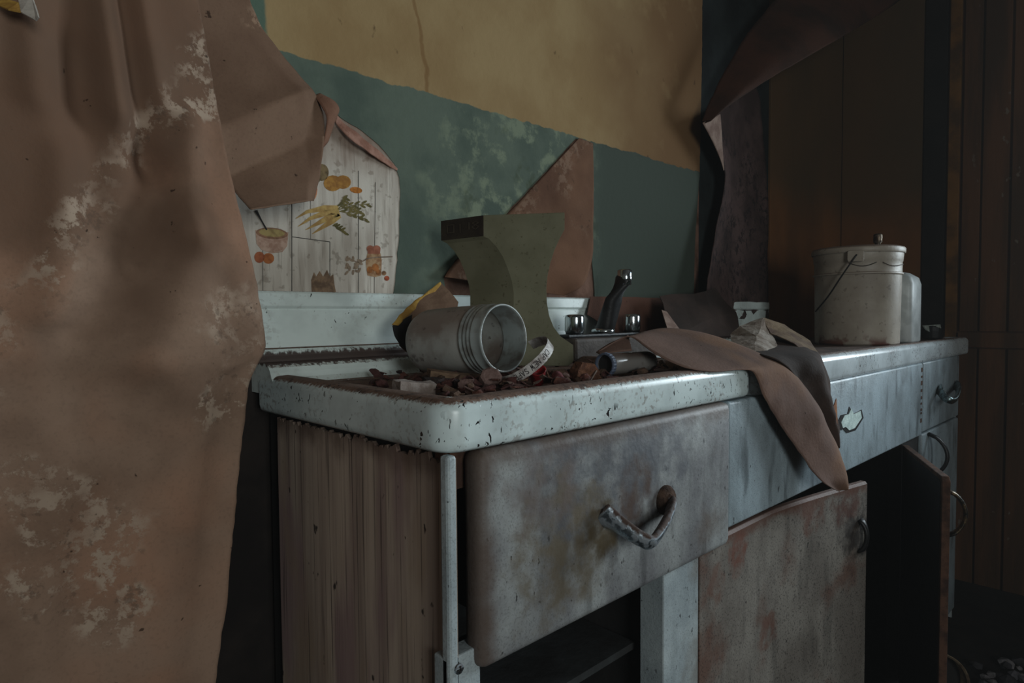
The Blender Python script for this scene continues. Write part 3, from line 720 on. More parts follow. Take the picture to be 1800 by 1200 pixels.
# sheet peeling in the dark corner: pink mouldy face below, brown fold crossing to the upper right
MPK = brown('mouldy_pink_wallpaper', (84, 66, 63), (56, 43, 41), (38, 30, 30), blobs=[((1.75, .53, 1.25), .5)], amount=.9)
MB4 = brown('dark_wallpaper_fold', (72, 46, 36), (50, 36, 30), (60, 44, 38))
A = [(1236, 214, .470), (1256, 250, .476), (1271, 292, .480), (1272, 335, .482), (1258, 400, .480), (1248, 460, .475), (1244, 520, .46), (1243, 560, .46)]
B = [(1330, 150, .525), (1340, 220, .527), (1347, 290, .528), (1350, 340, .5285), (1350, 400, .5285), (1350, 460, .5285), (1350, 520, .5285), (1350, 560, .5285)]
s4 = sheet('peeling_wallpaper', A, B, MPK, nu=24, nv=50, ruf=.006, sc=7, edge=.003, fold=lambda s, t: -.03*math.sin(math.pi*s))
tag(s4, 'mouldy pinkish wallpaper strip peeling off the dark corner with a long brown fold above', 'wallpaper')
A = [(1234, 213, .468), (1252, 172, .468), (1300, 80, .46), (1370, -10, .43), (1440, -90, .39)]
B = [(1236, 217, .466), (1290, 180, .42), (1350, 140, .36), (1440, 88, .29), (1560, 16, .24), (1630, -40, .10)]
sheet('brown_fold', A, B, MB4, s4, nu=24, nv=50, ruf=.005, sc=7, edge=.002, fold=lambda s, t: .03*math.sin(math.pi*s))
MPALE = simple('pale_paper_face', (150, 128, 116), (120, 96, 86), 30)
sheet('pale_edge', [(1235, 216, .462), (1252, 248, .468), (1266, 280, .473), (1272, 300, .476)], [(1266, 200, .455), (1268, 225, .460), (1270, 260, .466), (1273, 298, .474)], MPALE, s4, nu=8, nv=16)

# ================================================================== THINGS ON THE SINK TOP
# olive hourglass stand
FL = at_depth(850, 378, 1.222); FR = at_depth(993, 373, 1.199)
ex_ = (FR-FL); ex_.z = 0; ex_.normalize(); ny_ = Vector((ex_.y, -ex_.x, 0))
if ny_.dot(CAM-FL) < 0: ny_ = -ny_
def onface(u, v):
    d = ray(u, v); t_ = (FL-CAM).dot(ny_)/d.dot(ny_); return CAM+d*t_
outl = [(850, 378), (993, 373), (993, 403), (984, 420), (975, 440), (968, 462), (963, 485), (961, 508), (962, 532), (966, 555), (974, 575), (986, 591), (1008, 606), (1009, 634), (1001, 643),
        (866, 643), (857, 634), (857, 610), (874, 596), (890, 575), (899, 556), (903, 535), (903, 515), (900, 495), (893, 473), (884, 451), (873, 434), (860, 420), (850, 415)]
stl = [onface(*p) for p in outl]
zb = min(p.z for p in stl)
stand = thing('hourglass_stand', (sum((p for p in stl), Vector())/len(stl)).to_tuple()[:2]+(zb,), 'olive green hourglass shaped metal stand upright among the rubble before the wall', 'stand')
BK = at_depth(776, 390, 1.292); dep = (BK-FL); dep.z = 0
bm = bmesh.new(); extrude_poly(bm, stl, dep); obj('body', bm, MOL, stand, bevel=.0012)
# end band, shade painted into its olive, with raised letters
eL, eR = FL + Vector((0, 0, 0)), FL+dep
bn = Vector((-dep.y, dep.x, 0)).normalized()
if bn.dot(CAM-FL) < 0: bn = -bn
hT = FL.z; hB = onface(850, 415).z
def onend(f, g, o): p = FL+dep*f; p = Vector((p.x, p.y, hT+(hB-hT)*g)); return p + bn*o
bm = bmesh.new(); extrude_poly(bm, [onend(.0, 0.01, .0004), onend(1, .01, .0004), onend(1, .99, .0004), onend(.0, .99, .0004)], bn*.0012); obj('end_band', bm, MOLD, stand)
def endstroke(bm, pts, wd=.0018):
    for (f0, g0), (f1, g1) in zip(pts[:-1], pts[1:]):
        p, q = onend(f0, g0, .0012), onend(f1, g1, .0012); d = (q-p).normalized(); n_ = d.cross(bn)*wd/2
        p -= d*wd*.3; q += d*wd*.3
        extrude_poly(bm, [p-n_, q-n_, q+n_, p+n_], bn*.0016)
for pts in ([(.84, .28), (.84, .66), (.68, .66), (.68, .28), (.84, .28)], [(.53, .30), (.53, .70)], [(.32, .28), (.32, .60)]):
    bm = bmesh.new(); endstroke(bm, pts); obj('raised_letter', bm, MOLL, stand)
bm = bmesh.new(); c8 = [(.17, .27), (.10, .33), (.17, .42), (.24, .33), (.17, .27)]; endstroke(bm, c8); endstroke(bm, [(.17, .42), (.09, .52), (.17, .63), (.25, .52), (.17, .42)]); obj('raised_letter', bm, MOLL, stand)

# frosted jar lying on its side
M0 = at_depth(887, 594, 1.035); M1 = at_depth(753, 601, 1.160)
ax_ = (M0-M1).normalized(); Lj = (M0-M1).length; 
t = NT('frosted_jar_plastic', True)
du = t.add(t.mul(t.up(-.25, .75), .9), t.mul(t.noise(20, .42, .62, 6), .5))
col = t.mix(lin((205, 206, 200)), lin((150, 134, 124)), du)
col = t.mix(col, lin((84, 70, 62)), t.mul(t.noise(50, .60, .68, 5), .6))
MJR = t.finish(col, .5, .4, 0, t.noise(120, .2, .8), .12)
MJR.node_tree.nodes['Principled BSDF'].inputs['Transmission Weight'].default_value = .35
jar = thing('jar', (M1.x, M1.y, .90), 'empty frosted screw top jar lying on its side, open mouth towards the viewer', 'jar')
rj = .0580
prof = [(0, -.004), (rj*.80, -.004), (rj*.93, .002), (rj*.99, .012), (rj, .026), (rj, Lj*.50), (rj*.985, Lj*.66), (rj*.96, Lj*.72), (rj*.945, Lj*.745)]
inner = [(r-.0022, z_+(.003 if i < 3 else 0)) for i, (r, z_) in enumerate(prof)][::-1]; inner[-1] = (0, -.001); 
bm = bmesh.new(); lathe(bm, prof+inner, M1, ax_, 48); obj('jar_body', bm, MJR, jar, smooth=True)
t = NT('clear_jar_neck', True)
MJN = t.finish(t.mix(lin((176, 184, 182)), lin((120, 112, 104)), t.add(t.mul(t.noise(40, .45, .65, 5), .6), t.mul(t.up(.1, .95), .5))), .3, .5)
MJN.node_tree.nodes['Principled BSDF'].inputs['Transmission Weight'].default_value = .35
r2 = rj*.955; z0 = Lj*.745
pn = [(r2, z0-.002), (r2+.0026, z0), (r2+.0026, z0+.003), (r2, z0+.005)]
zz = z0+.005
for k in range(3):
    pn += [(r2, zz+.002), (r2+.0016, zz+.004), (r2+.0016, zz+.0055), (r2, zz+.0075)]; zz += .0085
pn += [(r2, Lj-.004), (r2+.0006, Lj-.002), (r2-.0004, Lj), (r2-.0028, Lj), (r2-.0036, Lj-.003), (r2-.0036, z0-.002)]
bm = bmesh.new(); lathe(bm, pn, M1, ax_, 56); obj('threaded_neck', bm, MJN, jar, smooth=True)

# lettered safety band from a screw cap
t = NT('band_plastic', True)
MBN = t.finish(t.mix(lin((190, 186, 182)), lin((140, 130, 126)), t.noise(90, .4, .62, 5)), .5, .4, 0, t.noise(200, .2, .8), .3)
MTX = simple('band_lettering', (42, 34, 38), rough=.8)
Cb = at_depth(922, 633, 1.02)
ia = (RT*.80 + UP*.60).normalized(); ib = (-RT*.60 + UP*.80).normalized(); view = -ray(921, 632).normalized()
nb = (ib*.955 + view*.28).normalized(); mj = ia - nb*ia.dot(nb); mj.normalize(); mn = nb.cross(mj)
if mn.dot(view) > 0: mn = -mn
rb_, hb2 = .0500, .0165
band = thing('cap_band', (Cb.x, Cb.y, .905), 'pale lettered safety band ring from a screw cap leaning against the jar mouth', 'ring')
def onband(a, h, o=0): return Cb + (mj*math.cos(a) - mn*math.sin(a))*(rb_+o) + nb*h
bm = bmesh.new(); N = 72; rg = []
for i in range(N):
    a = math.radians(-62 + 246*i/(N-1)); jag = .0008*mnoise.noise(Vector((i*.9, 3, 1)))
    rg.append([bm.verts.new(onband(a, h, o)) for o, h in ((0, -hb2/2+jag), (0, hb2/2), (-.0013, hb2/2), (-.0013, -hb2/2+jag))])
for i in range(N-1):
    for k in range(4): bm.faces.new((rg[i][k], rg[i+1][k], rg[i+1][(k+1) % 4], rg[i][(k+1) % 4]))
bm.faces.new(rg[0]); bm.faces.new(rg[-1][::-1])
obj('band', bm, MBN, band, smooth=False)
GL = {'C': [[(1, .85), (.7, 1), (.3, 1), (0, .75), (0, .25), (.3, 0), (.7, 0), (1, .15)]], 'A': [[(0, 0), (.5, 1), (1, 0)], [(.2, .38), (.8, .38)]],
      'P': [[(0, 0), (0, 1), (.7, 1), (1, .8), (.7, .5), (0, .5)]], 'N': [[(0, 0), (0, 1), (1, 0), (1, 1)]], 'E': [[(1, 0), (0, 0), (0, 1), (1, 1)], [(0, .52), (.8, .52)]],
      'W': [[(0, 1), (.25, 0), (.5, .8), (.75, 0), (1, 1)]], 'S': [[(1, .85), (.6, 1), (.2, .95), (0, .75), (.3, .55), (.8, .4), (1, .2), (.7, 0), (.3, 0), (0, .15)]],
      'F': [[(0, 0), (0, 1), (1, 1)], [(0, .52), (.8, .52)]], 'T': [[(.5, 0), (.5, 1)], [(0, 1), (1, 1)]], 'Y': [[(.5, 0), (.5, .5), (0, 1)], [(.5, .5), (1, 1)]]}
txt = 'CAP NEW SAFETY'; cw, gap = .0046, .0019; hgt = .0088
# the band is upside down: letters run from its upper right end down to the left, heads away from nb
total = sum((cw+gap) if c != ' ' else .0042 for c in txt)
# visible half of the band: find angle of its nearest point
best = max(range(360), key=lambda d: (onband(math.radians(d), 0)-Cb).dot(view))
a_mid = math.radians(best); 
sgn = 1 if (onband(a_mid+.3, 0)-onband(a_mid, 0)).dot(ia) < 0 else -1     # direction towards the lower left
a0 = a_mid - sgn*(total/2)/rb_ + sgn*.02; pos = 0
for c in txt:
    if c == ' ': pos += .0042; continue
    bm = bmesh.new()
    for st in GL[c]:
        for (x0, y0_), (x1, y1_) in zip(st[:-1], st[1:]):
            dx, dy = (x1-x0)*cw, (y1_-y0_)*hgt; l = math.hypot(dx, dy); wd = .00105
            ox, oy = -dy/l*wd/2, dx/l*wd/2; ex2, ey2 = dx/l*wd*.35, dy/l*wd*.35
            qs = []
            for X_, Y_ in ((x0*cw+ox-ex2, y0_*hgt+oy-ey2), (x1*cw+ox+ex2, y1_*hgt+oy+ey2), (x1*cw-ox+ex2, y1_*hgt-oy+ey2), (x0*cw-ox-ex2, y0_*hgt-oy-ey2)):
                qs.append(bm.verts.new(onband(a0+sgn*(pos+X_)/rb_, -(Y_-hgt/2), .00025)))
            bm.faces.new(qs)
    obj('printed_letter', bm, MTX, band); pos += cw+gap

# lying vial with a blue collar
V0 = at_depth(1062, 641, 1.085); V1 = at_depth(1146, 634, 1.185); av = (V1-V0).normalized(); lv = (V1-V0).length
vial = thing('vial', (V0.x, V0.y, .905), 'small brown glass bottle with blue collar lying on its side near the sheet', 'bottle')
t = NT('dusty_vial', True)
MV = t.finish(t.mix(lin((120, 116, 112)), lin((84, 72, 66)), t.add(t.up(.2, .9), t.mul(t.noise(30, .5, .6), .4))), .18, .6)
rv = .0185
bm = bmesh.new(); lathe(bm, [(0, lv), (rv*.55, lv), (rv*.86, lv-.006), (rv, lv-.018), (rv, .014), (rv*.98, .008), (rv*.9, .004), (rv*.9, .02), (rv*.9, lv-.02), (0, lv-.006)], V0, av, 32); obj('bottle_body', bm, MV, vial, smooth=True)
bm = bmesh.new(); 
rr = lathe(bm, [(rv*1.0, .008), (rv*1.08, .0078), (rv*1.08, .001), (rv*1.04, -.001), (rv*.93, -.001), (rv*.9, .002), (rv*.9, .006)], V0, av, 48)
for k in (1, 2):
    for i in range(0, 48, 2): rr[k][i].co += (rr[k][i].co-(V0+av*.008)).normalized()*.0009
obj('ribbed_collar', bm, simple('blue_grey_plastic', (92, 102, 122), (72, 80, 96), 60, rough=.5), vial)
bm = bmesh.new(); lathe(bm, [(0, .006), (rv*.9, .006)], V0, av, 24); obj('dark_mouth', bm, MIN, vial)

# crumpled paper piece behind the jar
MCP2 = brown('brown_scrap_paper', (138, 112, 92), (104, 80, 64), (150, 126, 108))
p1 = facets('crumpled_wallpaper', [(775, 497, .505), (804, 531, .47), (800, 560, .455), (745, 640, .43), (703, 606, .425), (690, 573, .44), (716, 543, .47)],
            [(0, 1, 6), (1, 2, 6), (2, 3, 6), (3, 4, 6), (4, 5, 6)], MCP2, ruf=.004, sc=26)
tag(p1, 'crumpled brown wallpaper piece with yellow upper edge, propped behind the lying jar', 'paper')
sheet('yellow_edge', [(689, 570, .437), (716, 540, .467), (745, 517, .487), (774, 495, .503)], [(700, 572, .435), (724, 549, .463), (752, 525, .484), (777, 503, .50)], MYP, p1, nu=4, nv=16, edge=.002)
sheet('dark_turned_edge', [(690, 572, .437), (694, 590, .428), (704, 606, .42)], [(724, 553, .455), (722, 585, .44), (726, 620, .425)], MIN, p1, nu=4, nv=8)

# brown strip behind the faucet and a dark heap of folded paper
p2 = facets('fallen_wallpaper', [(1037, 521, .520), (1100, 522, .516), (1170, 524, .51), (1170, 585, .48), (1080, 590, .485), (1032, 552, .512)], [(0, 1, 5), (1, 2, 3, 4), (1, 4, 5)],
            brown('red_brown_paper', (96, 66, 54), (72, 50, 42), (120, 84, 66)), ruf=.003)
tag(p2, 'red brown strip of fallen wallpaper leaning on the backsplash behind the faucet', 'paper')
MDP = brown('dark_brown_paper', (66, 52, 46), (46, 37, 33), (76, 60, 52))
p3 = facets('folded_wallpaper', [(1160, 520, .46), (1240, 513, .45), (1256, 508, .45), (1292, 548, .40), (1303, 590, .36), (1176, 592, .36), (1168, 548, .42), (1250, 560, .38)],
            [(0, 1, 7, 6), (1, 2, 3, 7), (3, 4, 7), (4, 5, 7), (5, 6, 7)], MDP, ruf=.006, sc=14)
tag(p3, 'dark brown folded wallpaper heap standing in the sink bowl against the backsplash', 'paper')
facets('pale_edge', [(1163, 545, .412), (1172, 548, .408), (1200, 586, .355), (1176, 586, .355)], [(0, 1, 2, 3)], MPALE, p3, ruf=.001)

# draped sheet running over the front edge
MB5 = brown('draped_wallpaper_reverse', (118, 94, 84), (94, 74, 66), (136, 112, 98), glow=(134, 98, 70))
A = [(1052, 617, .14), (1075, 603, .135), (1107, 592, .12), (1150, 622, .06), (1200, 645, .02), (1250, 653, .0), (1290, 650, -.006), (1320, 655, -.012), (1340, 698, -.018), (1362, 738, -.022), (1396, 786, -.032), (1430, 832, -.05), (1452, 852, -.064), (1476, 864, -.070)]
B = [(1108, 590, .16), (1130, 583, .18), (1160, 577, .19), (1200, 579, .17), (1245, 588, .13), (1290, 604, .08), (1330, 620, .04), (1372, 640, -.004), (1408, 672, -.020), (1436, 712, -.026), (1462, 766, -.034), (1478, 805, -.048), (1487, 838, -.064), (1491, 858, -.070)]
s5 = sheet('draped_wallpaper', A, B, MB5, nu=30, nv=90, fold=lambda s, t: (.016+.018*max(0, min(1, (t-.62)/.15)))*min(1, (1-t)*3.2)*math.sin(math.pi*s)*(1 if t > .3 else t/.3) + .005*math.sin(7*s+3*t), ruf=.003, sc=14, edge=.002)
tag(s5, 'long brown strip of wallpaper draped across the sink and pointing down over the front', 'wallpaper')
sheet('turned_tip', [(1047, 619, .15), (1070, 604, .145), (1105, 589, .14)], [(1052, 622, .13), (1085, 618, .11), (1110, 616, .10)], MB5, s5, nu=8, nv=12, ruf=.002)
t = NT('pale_printed_face')
col = t.mix(lin((158, 148, 138)), lin((118, 104, 92)), t.noise(24, .4, .6, 6))
col = t.mix(col, lin((150, 94, 44)), t.mul(t.blob((.80, .17, .95), .05, .03, 30), .9))
col = t.mix(col, lin((70, 58, 50)), t.mul(t.noise(70, .60, .66, 5), .7))
MPL2 = t.finish(col, .9, .2, 0, t.noise(120, .2, .8), .4); MOR = simple('orange_print', (160, 98, 44), (122, 72, 36), 40)
A = [(1288, 580, .24), (1286, 596, .20), (1296, 612, .12), (1325, 622, .04), (1362, 634, -.006), (1396, 660, -.024), (1430, 708, -.034), (1448, 745, -.034), (1458, 775, -.036)]
B = [(1343, 560, .21), (1378, 574, .17), (1405, 592, .12), (1430, 610, .05), (1448, 628, -.008), (1458, 655, -.018), (1464, 690, -.024), (1470, 730, -.028), (1473, 765, -.032), (1470, 800, -.036)]
s6 = sheet('draped_wallpaper', A, B, MDP, nu=24, nv=60, fold=lambda s, t: .022*math.sin(math.pi*s)*(1-.5*t) + .006*math.sin(9*s+5*t), ruf=.007, sc=16, edge=.003)
tag(s6, 'dark curled wallpaper beside the long strip, its pale printed face turned up', 'wallpaper')
facets('pale_printed_face', [(1284, 588, .19), (1300, 572, .19), (1342, 559, .175), (1354, 585, .125), (1366, 606, .085), (1362, 634, .02), (1326, 620, .055), (1288, 606, .12), (1330, 592, .115)],
       [(0, 1, 8), (1, 2, 8), (2, 3, 8), (3, 4, 8), (4, 5, 6, 8), (6, 7, 8), (7, 0, 8)], MPL2, s6, ruf=.004, sc=22)
facets('pale_fold', [(1342, 559, .175), (1380, 571, .14), (1424, 598, .065), (1444, 630, .0), (1426, 626, .01), (1396, 604, .06), (1354, 585, .122)], [(0, 1, 6), (1, 2, 5, 6), (2, 3, 4, 5)], simple('stained_paper_fold', (124, 104, 80), (84, 62, 48), 18), s6, ruf=.003, sc=22)
facets('orange_edge', [(1470, 700, -.028), (1473, 770, -.036), (1468, 790, -.04), (1456, 740, -.036)], [(0, 1, 2, 3)], MOR, s6, ruf=.001)
# bucket with lid
t = NT('dingy_white_plastic')
col = t.mix(lin((176, 166, 152)), lin((152, 141, 128)), t.noise(8, .35, .65, 5))
col = t.mix(col, lin((96, 74, 62)), t.mul(t.up(.25, .8), .8))
col = t.mix(col, lin((92, 80, 70)), t.mul(t.noise(60, .60, .68, 4), .5))
col = t.mix(col, lin((104, 66, 56)), t.mul(t.along(2, .945, .915, .03, 20), t.noise(14, .50, .58, 3)))
MBU = t.finish(col, .45, .4, 0, t.noise(80, .2, .8), .12)
bc = Vector((1.832, .165, .9055))
bk = thing('bucket', bc, 'dingy white plastic bucket with lid and wire handle on the far end of the worktop', 'bucket')
rb0, rb1, hh = .123, .127, .262
bm = bmesh.new(); lathe(bm, [(0, 0), (rb0-.006, 0), (rb0, .006), (rb1-.001, hh-.040), (rb1+.004, hh-.039), (rb1+.004, hh-.034), (rb1, hh-.033), (rb1, hh), (rb1+.002, hh+.003), (rb1+.004, hh+.026), (rb1+.004, hh+.03), (rb1-.002, hh+.03)], bc, (0, 0, 1), 56); obj('bucket_body', bm, MBU, bk, smooth=True, bevel=.001)
bm = bmesh.new(); lathe(bm, [(rb1+.007, hh+.028), (rb1+.009, hh+.030), (rb1+.009, hh+.042), (rb1+.006, hh+.047), (rb1-.004, hh+.050), (rb1-.012, hh+.049), (rb1-.03, hh+.048), (0, hh+.050)], bc, (0, 0, 1), 56); lid = obj('lid', bm, MBU, bk, smooth=True)
kc = at_depth(1543, 428, 1.98); kc = Vector((PY(1543, 425, .165).x, .165, .9055+hh+.048))
bm = bmesh.new(); lathe(bm, [(.016, 0), (.014, .004), (.010, .008), (.0095, .034), (.014, .037), (.0145, .062), (.011, .066), (0, .067)], kc, (0, 0, 1), 16); obj('lid_knob', bm, simple('dull_brass_chrome', (170, 156, 140), (90, 74, 60), 60, rough=.3, metal=1), lid, smooth=True)
def onbucket(u, z_, o=0):
    """point on the bucket side seen in direction u at height z"""
    best = None
    for k in range(720):
        a = 2*math.pi*k/720; r_ = rb0+(rb1-rb0)*min(1, (z_-.9055)/hh)+o; p = bc+Vector((math.cos(a)*r_, math.sin(a)*r_, z_-.9055))
        d = p-CAM; q = 900+F_PX*d.dot(RT)/d.dot(FW)
        if Vector((math.cos(a), math.sin(a), 0)).dot(CAM-p) > 0 and (best is None or abs(q-u) < best[0]): best = (abs(q-u), p)
    return best[1]
ear = onbucket(1504, 1.182, .006)
en = Vector((ear.x-bc.x, ear.y-bc.y, 0)).normalized()
bm = bmesh.new(); tx = Vector((-en.y, en.x, 0))
extrude_poly(bm, [ear+tx*a+Vector((0, 0, b)) for a, b in ((-.021, -.016), (.021, -.016), (.023, -.010), (.023, .014), (.019, .018), (-.019, .018), (-.023, .014), (-.023, -.010))], en*.010)
obj('handle_ear', bm, MBU, bk, bevel=.002)
bm = bmesh.new(); w0 = ear+en*.012+Vector((0, 0, .0)); w1 = onbucket(1456, 1.062, .012)
w2 = bc + Vector((-.02, .147, .10))
left = bc + (w1-bc)*1.08; left.z = 1.02
pts = [w0 + (-en*.010), w0, w0.lerp(w1, .5)+en*.012, w1, bc+Vector((-.100, .092, .108))]
tube(bm, [crom(pts, i/20) for i in range(21)], .0024, 6); obj('wire_handle', bm, MBK, bk, smooth=True)
bm = bmesh.new()
for ua, ub in ((1492, 1541), (1552, 1592)):
    pts = []
    for i in range(11):
        f = i/10; pts.append(onbucket(ua+(ub-ua)*f, 1.163-.011*math.sin(math.pi*f), .001))
    tube(bm, pts, .0016, 5)
obj('moulded_scallops', bm, simple('scallop_brown', (92, 82, 74), rough=.8), bk, smooth=True)  # scallop pattern in a duller brown than the bucket
# pale jug added behind the bucket to stand in for its lit edge
jb = Vector((2.075, .130, .9055))
added_jug = thing('added_jug', jb, 'added white plastic jug mostly hidden behind the bucket, pale edge showing at its right', 'added_jug')
t = NT('added_white_jug_plastic'); MJG = t.finish(t.mix(lin((208, 214, 214)), lin((186, 192, 192)), t.noise(20, .4, .6)), .4, .4)
bm = bmesh.new()
def rring(z_, hx_, hy_, r_):
    out_ = []
    for cx, cy, a0 in ((hx_-r_, hy_-r_, 0), (-hx_+r_, hy_-r_, 90), (-hx_+r_, -hy_+r_, 180), (hx_-r_, -hy_+r_, 270)):
        for i in range(5):
            a = math.radians(a0+i*22.5); out_.append(bm.verts.new(jb+Vector((cx+r_*math.cos(a), cy+r_*math.sin(a), z_))))
    return out_
rgs = [rring(z_, a, b, c) for z_, a, b, c in ((0, .060, .072, .018), (.006, .066, .078, .02), (.20, .066, .078, .02), (.222, .060, .072, .02), (.238, .042, .05, .02), (.245, .022, .022, .02), (.275, .020, .020, .018))]
for q in range(len(rgs)-1):
    for i in range(20): bm.faces.new((rgs[q][i], rgs[q][(i+1) % 20], rgs[q+1][(i+1) % 20], rgs[q+1][i]))
bm.faces.new(rgs[0][::-1]); bm.faces.new(rgs[-1]); obj('added_jug_body', bm, MJG, added_jug, smooth=True)
bm = bmesh.new(); lathe(bm, [(.024, .262), (.026, .266), (.026, .285), (.023, .288), (0, .288)], jb, (0, 0, 1), 20, True); obj('cap', bm, simple('added_red_brown_cap', (112, 66, 52), rough=.6), added_jug)  # cap belongs to the added stand-in, not a real part
# broken cup
q = PZ(1638, 596, .906)
cup = thing('broken_cup', q, 'small dark broken cup with pale rim right of the bucket', 'cup')
bm = bmesh.new(); rr = lathe(bm, [(0, 0), (.030, 0), (.036, .006), (.040, .034), (.041, .050), (.038, .050), (.034, .010), (0, .006)], q, (0, 0, 1), 24)
for k in (3, 4, 5):
    for i in range(24): rr[k][i].co.z += -.014*(1+math.sin(i*.52+1))*.6 + random.uniform(-.003, .003)
obj('cup_body', bm, MBK, cup)
extr = facets('pale_shard', [(1622, 572, q.y+.01), (1652, 570, q.y-.01), (1654, 580, q.y-.012), (1640, 587, q.y-.005), (1628, 580, q.y+.004)], [(0, 1, 2, 3, 4)], simple('pale_shard_glaze', (186, 196, 190), (150, 158, 150), 60, rough=.3), cup, th=.004, ruf=.001)

# ------------------------------------------------------------------ rubble in the drainboard
MR = [simple('rubble_'+n, c, c2, 60, rough=.95, bstr=.5, local=True) for n, c, c2 in (
    ('maroon', (92, 58, 54), (64, 40, 38)), ('red_brown', (108, 68, 58), (74, 46, 40)), ('brown', (98, 76, 62), (66, 50, 42)),
    ('pinkish', (132, 108, 102), (104, 82, 76)), ('dark', (52, 40, 38), (34, 27, 26)), ('tan', (134, 110, 88), (104, 82, 66)))]
def lump(sx, sy, sz, sub=1, jag=.35, seed=0):
    bm = bmesh.new(); bmesh.ops.create_icosphere(bm, subdivisions=sub, radius=1)
    for v in bm.verts:
        n_ = mnoise.noise(v.co*1.3+Vector((seed*3.1, seed*1.7, seed)))
        v.co *= 1+jag*n_*1.6
        v.co = Vector((v.co.x*sx, v.co.y*sy, v.co.z*sz))
    return bm
def chipm(sx, sy, th, seed):
    rnd = random.Random(seed); n_ = rnd.randint(5, 7); bm = bmesh.new()
    ang = sorted(rnd.uniform(0, 6.28) for _ in range(n_)); ang = [2*math.pi*i/n_+rnd.uniform(-.3, .3) for i in range(n_)]
    pts = [Vector((sx*math.cos(a)*rnd.uniform(.7, 1), sy*math.sin(a)*rnd.uniform(.7, 1), 0)) for a in ang]
    extrude_poly(bm, pts, (0, 0, th))
    k = rnd.uniform(-8, 14)
    for v in bm.verts: v.co.z += k*v.co.x*v.co.x
    return bm
def shellm(r, l, seed):
    rnd = random.Random(seed); bm = bmesh.new(); n_ = 7; a1 = rnd.uniform(1.6, 3.0); g = []
    for i in range(n_+1):
        a = a1*i/n_; row = [bm.verts.new(((r-o)*math.cos(a), y*l+rnd.uniform(-.1, .1)*l, (r-o)*math.sin(a))) for o in (0, .0016) for y in (-.5, .5)]
        g.append(row)
    for i in range(n_):
        a, b = g[i], g[i+1]
        for p, q_ in ((0, 1), (1, 3), (3, 2), (2, 0)): bm.faces.new((a[p], a[q_], b[q_], b[p]))
    bm.faces.new([g[0][k] for k in (0, 1, 3, 2)]); bm.faces.new([g[-1][k] for k in (0, 2, 3, 1)])
    return bm
MESH = []
for i in range(6): MESH.append(('rubble_lump', lump(.010, .008, .0065, 1, .4, i), MR[[0, 1, 2, 4, 0, 1][i]]))
for i in range(6): MESH.append(('paint_flake', chipm(.013, .009, .0016, i), MR[[1, 0, 2, 3, 1, 5][i]]))
for i in range(5): MESH.append(('bark_shell', shellm(.008, .020, i), MR[[0, 1, 2, 0, 3][i]]))
protos = []
for nm, bm, m in MESH:
    o = obj(nm, bm, m); protos.append(o)
LBL = {'rubble_lump': 'rubble lump', 'paint_flake': 'flat paint flake', 'bark_shell': 'curled shell bit'}
CNAME = {'rubble_maroon': 'maroon', 'rubble_red_brown': 'red brown', 'rubble_brown': 'brown', 'rubble_pinkish': 'pinkish', 'rubble_dark': 'blackish', 'rubble_tan': 'tan'}
def zone(u, v):
    w_ = ('at the heap left edge' if u < 740 else 'before the lying jar' if u < 860 else 'below the lettered band' if u < 960 else 'before the olive stand' if u < 1010 else 'beside the brown sponge' if u < 1060 else 'beside the brown glass bottle' if u < 1125 else 'under the draped sheet')
    return w_ + (' at front rim' if v > 685-(u-760)*.05 else ' far back' if v < 662 else ' mid heap')
GRP = {'rubble_lump': 'rubble lumps in the drainboard', 'paint_flake': 'paint flakes in the drainboard', 'bark_shell': 'curled bits in the drainboard'}
CATG = {'rubble_lump': 'rubble', 'paint_flake': 'flake', 'bark_shell': 'debris'}
used = set(); rnd = random.Random(11)
CLEAR = [(943, 676, .021), (947, 690, .014), (862, 683, .018), (981, 680, .013), (727, 689, .026), (1026, 668, .024), (712, 697, .012), (750, 694, .014)]
def blocked(p):
    for o_ in ((.505, .27, .095),):
        if math.hypot(p.x-o_[0], p.y-o_[1]) < o_[2]: return True
    for u_, v_, r_ in CLEAR:
        q_ = PZ(u_, v_, .903)
        if math.hypot(p.x-q_.x, p.y-q_.y) < r_: return True
    f = max(0, min(1, (p-M1).dot(ax_)/Lj)); c_ = M1+ax_*(f*Lj)
    return math.hypot(p.x-c_.x, p.y-c_.y) < .038
placed = 0; tries = 0
while placed < 210 and tries < 6000:
    tries += 1
    u = rnd.uniform(655, 1190); v = rnd.uniform(640, 704)
    # the heap thins out to the left and hugs the front rim
    if u < 760 and rnd.random() < .62: continue
    p = PZ(u, v, .901)
    if not (.065 < p.x < .69 and .060 < p.y < .42): continue
    if blocked(p): continue
    k = rnd.randrange(len(protos)); pr = protos[k]
    if k not in used: o = pr; used.add(k)
    else: o = pr.copy(); COL.objects.link(o)
    nm = pr.name.split('.')[0]
    hgt_ = .0055 + (.008*rnd.random() if rnd.random() < .45 else 0)
    o.location = (p.x, p.y, .8975+hgt_)
    s_ = rnd.uniform(.65, 1.35); o.scale = (s_, s_*rnd.uniform(.8, 1.2), s_)
    o.rotation_euler = (rnd.uniform(-.5, .5), rnd.uniform(-.5, .5), rnd.uniform(0, 6.28))
    sz = 'large' if s_ > 1.12 else 'small' if s_ < .85 else 'middling'
    tag(o, '%s %s %s %s' % (sz, CNAME[pr.data.materials[0].name], LBL[nm], zone(u, v)), CATG[nm], GRP[nm]); placed += 1
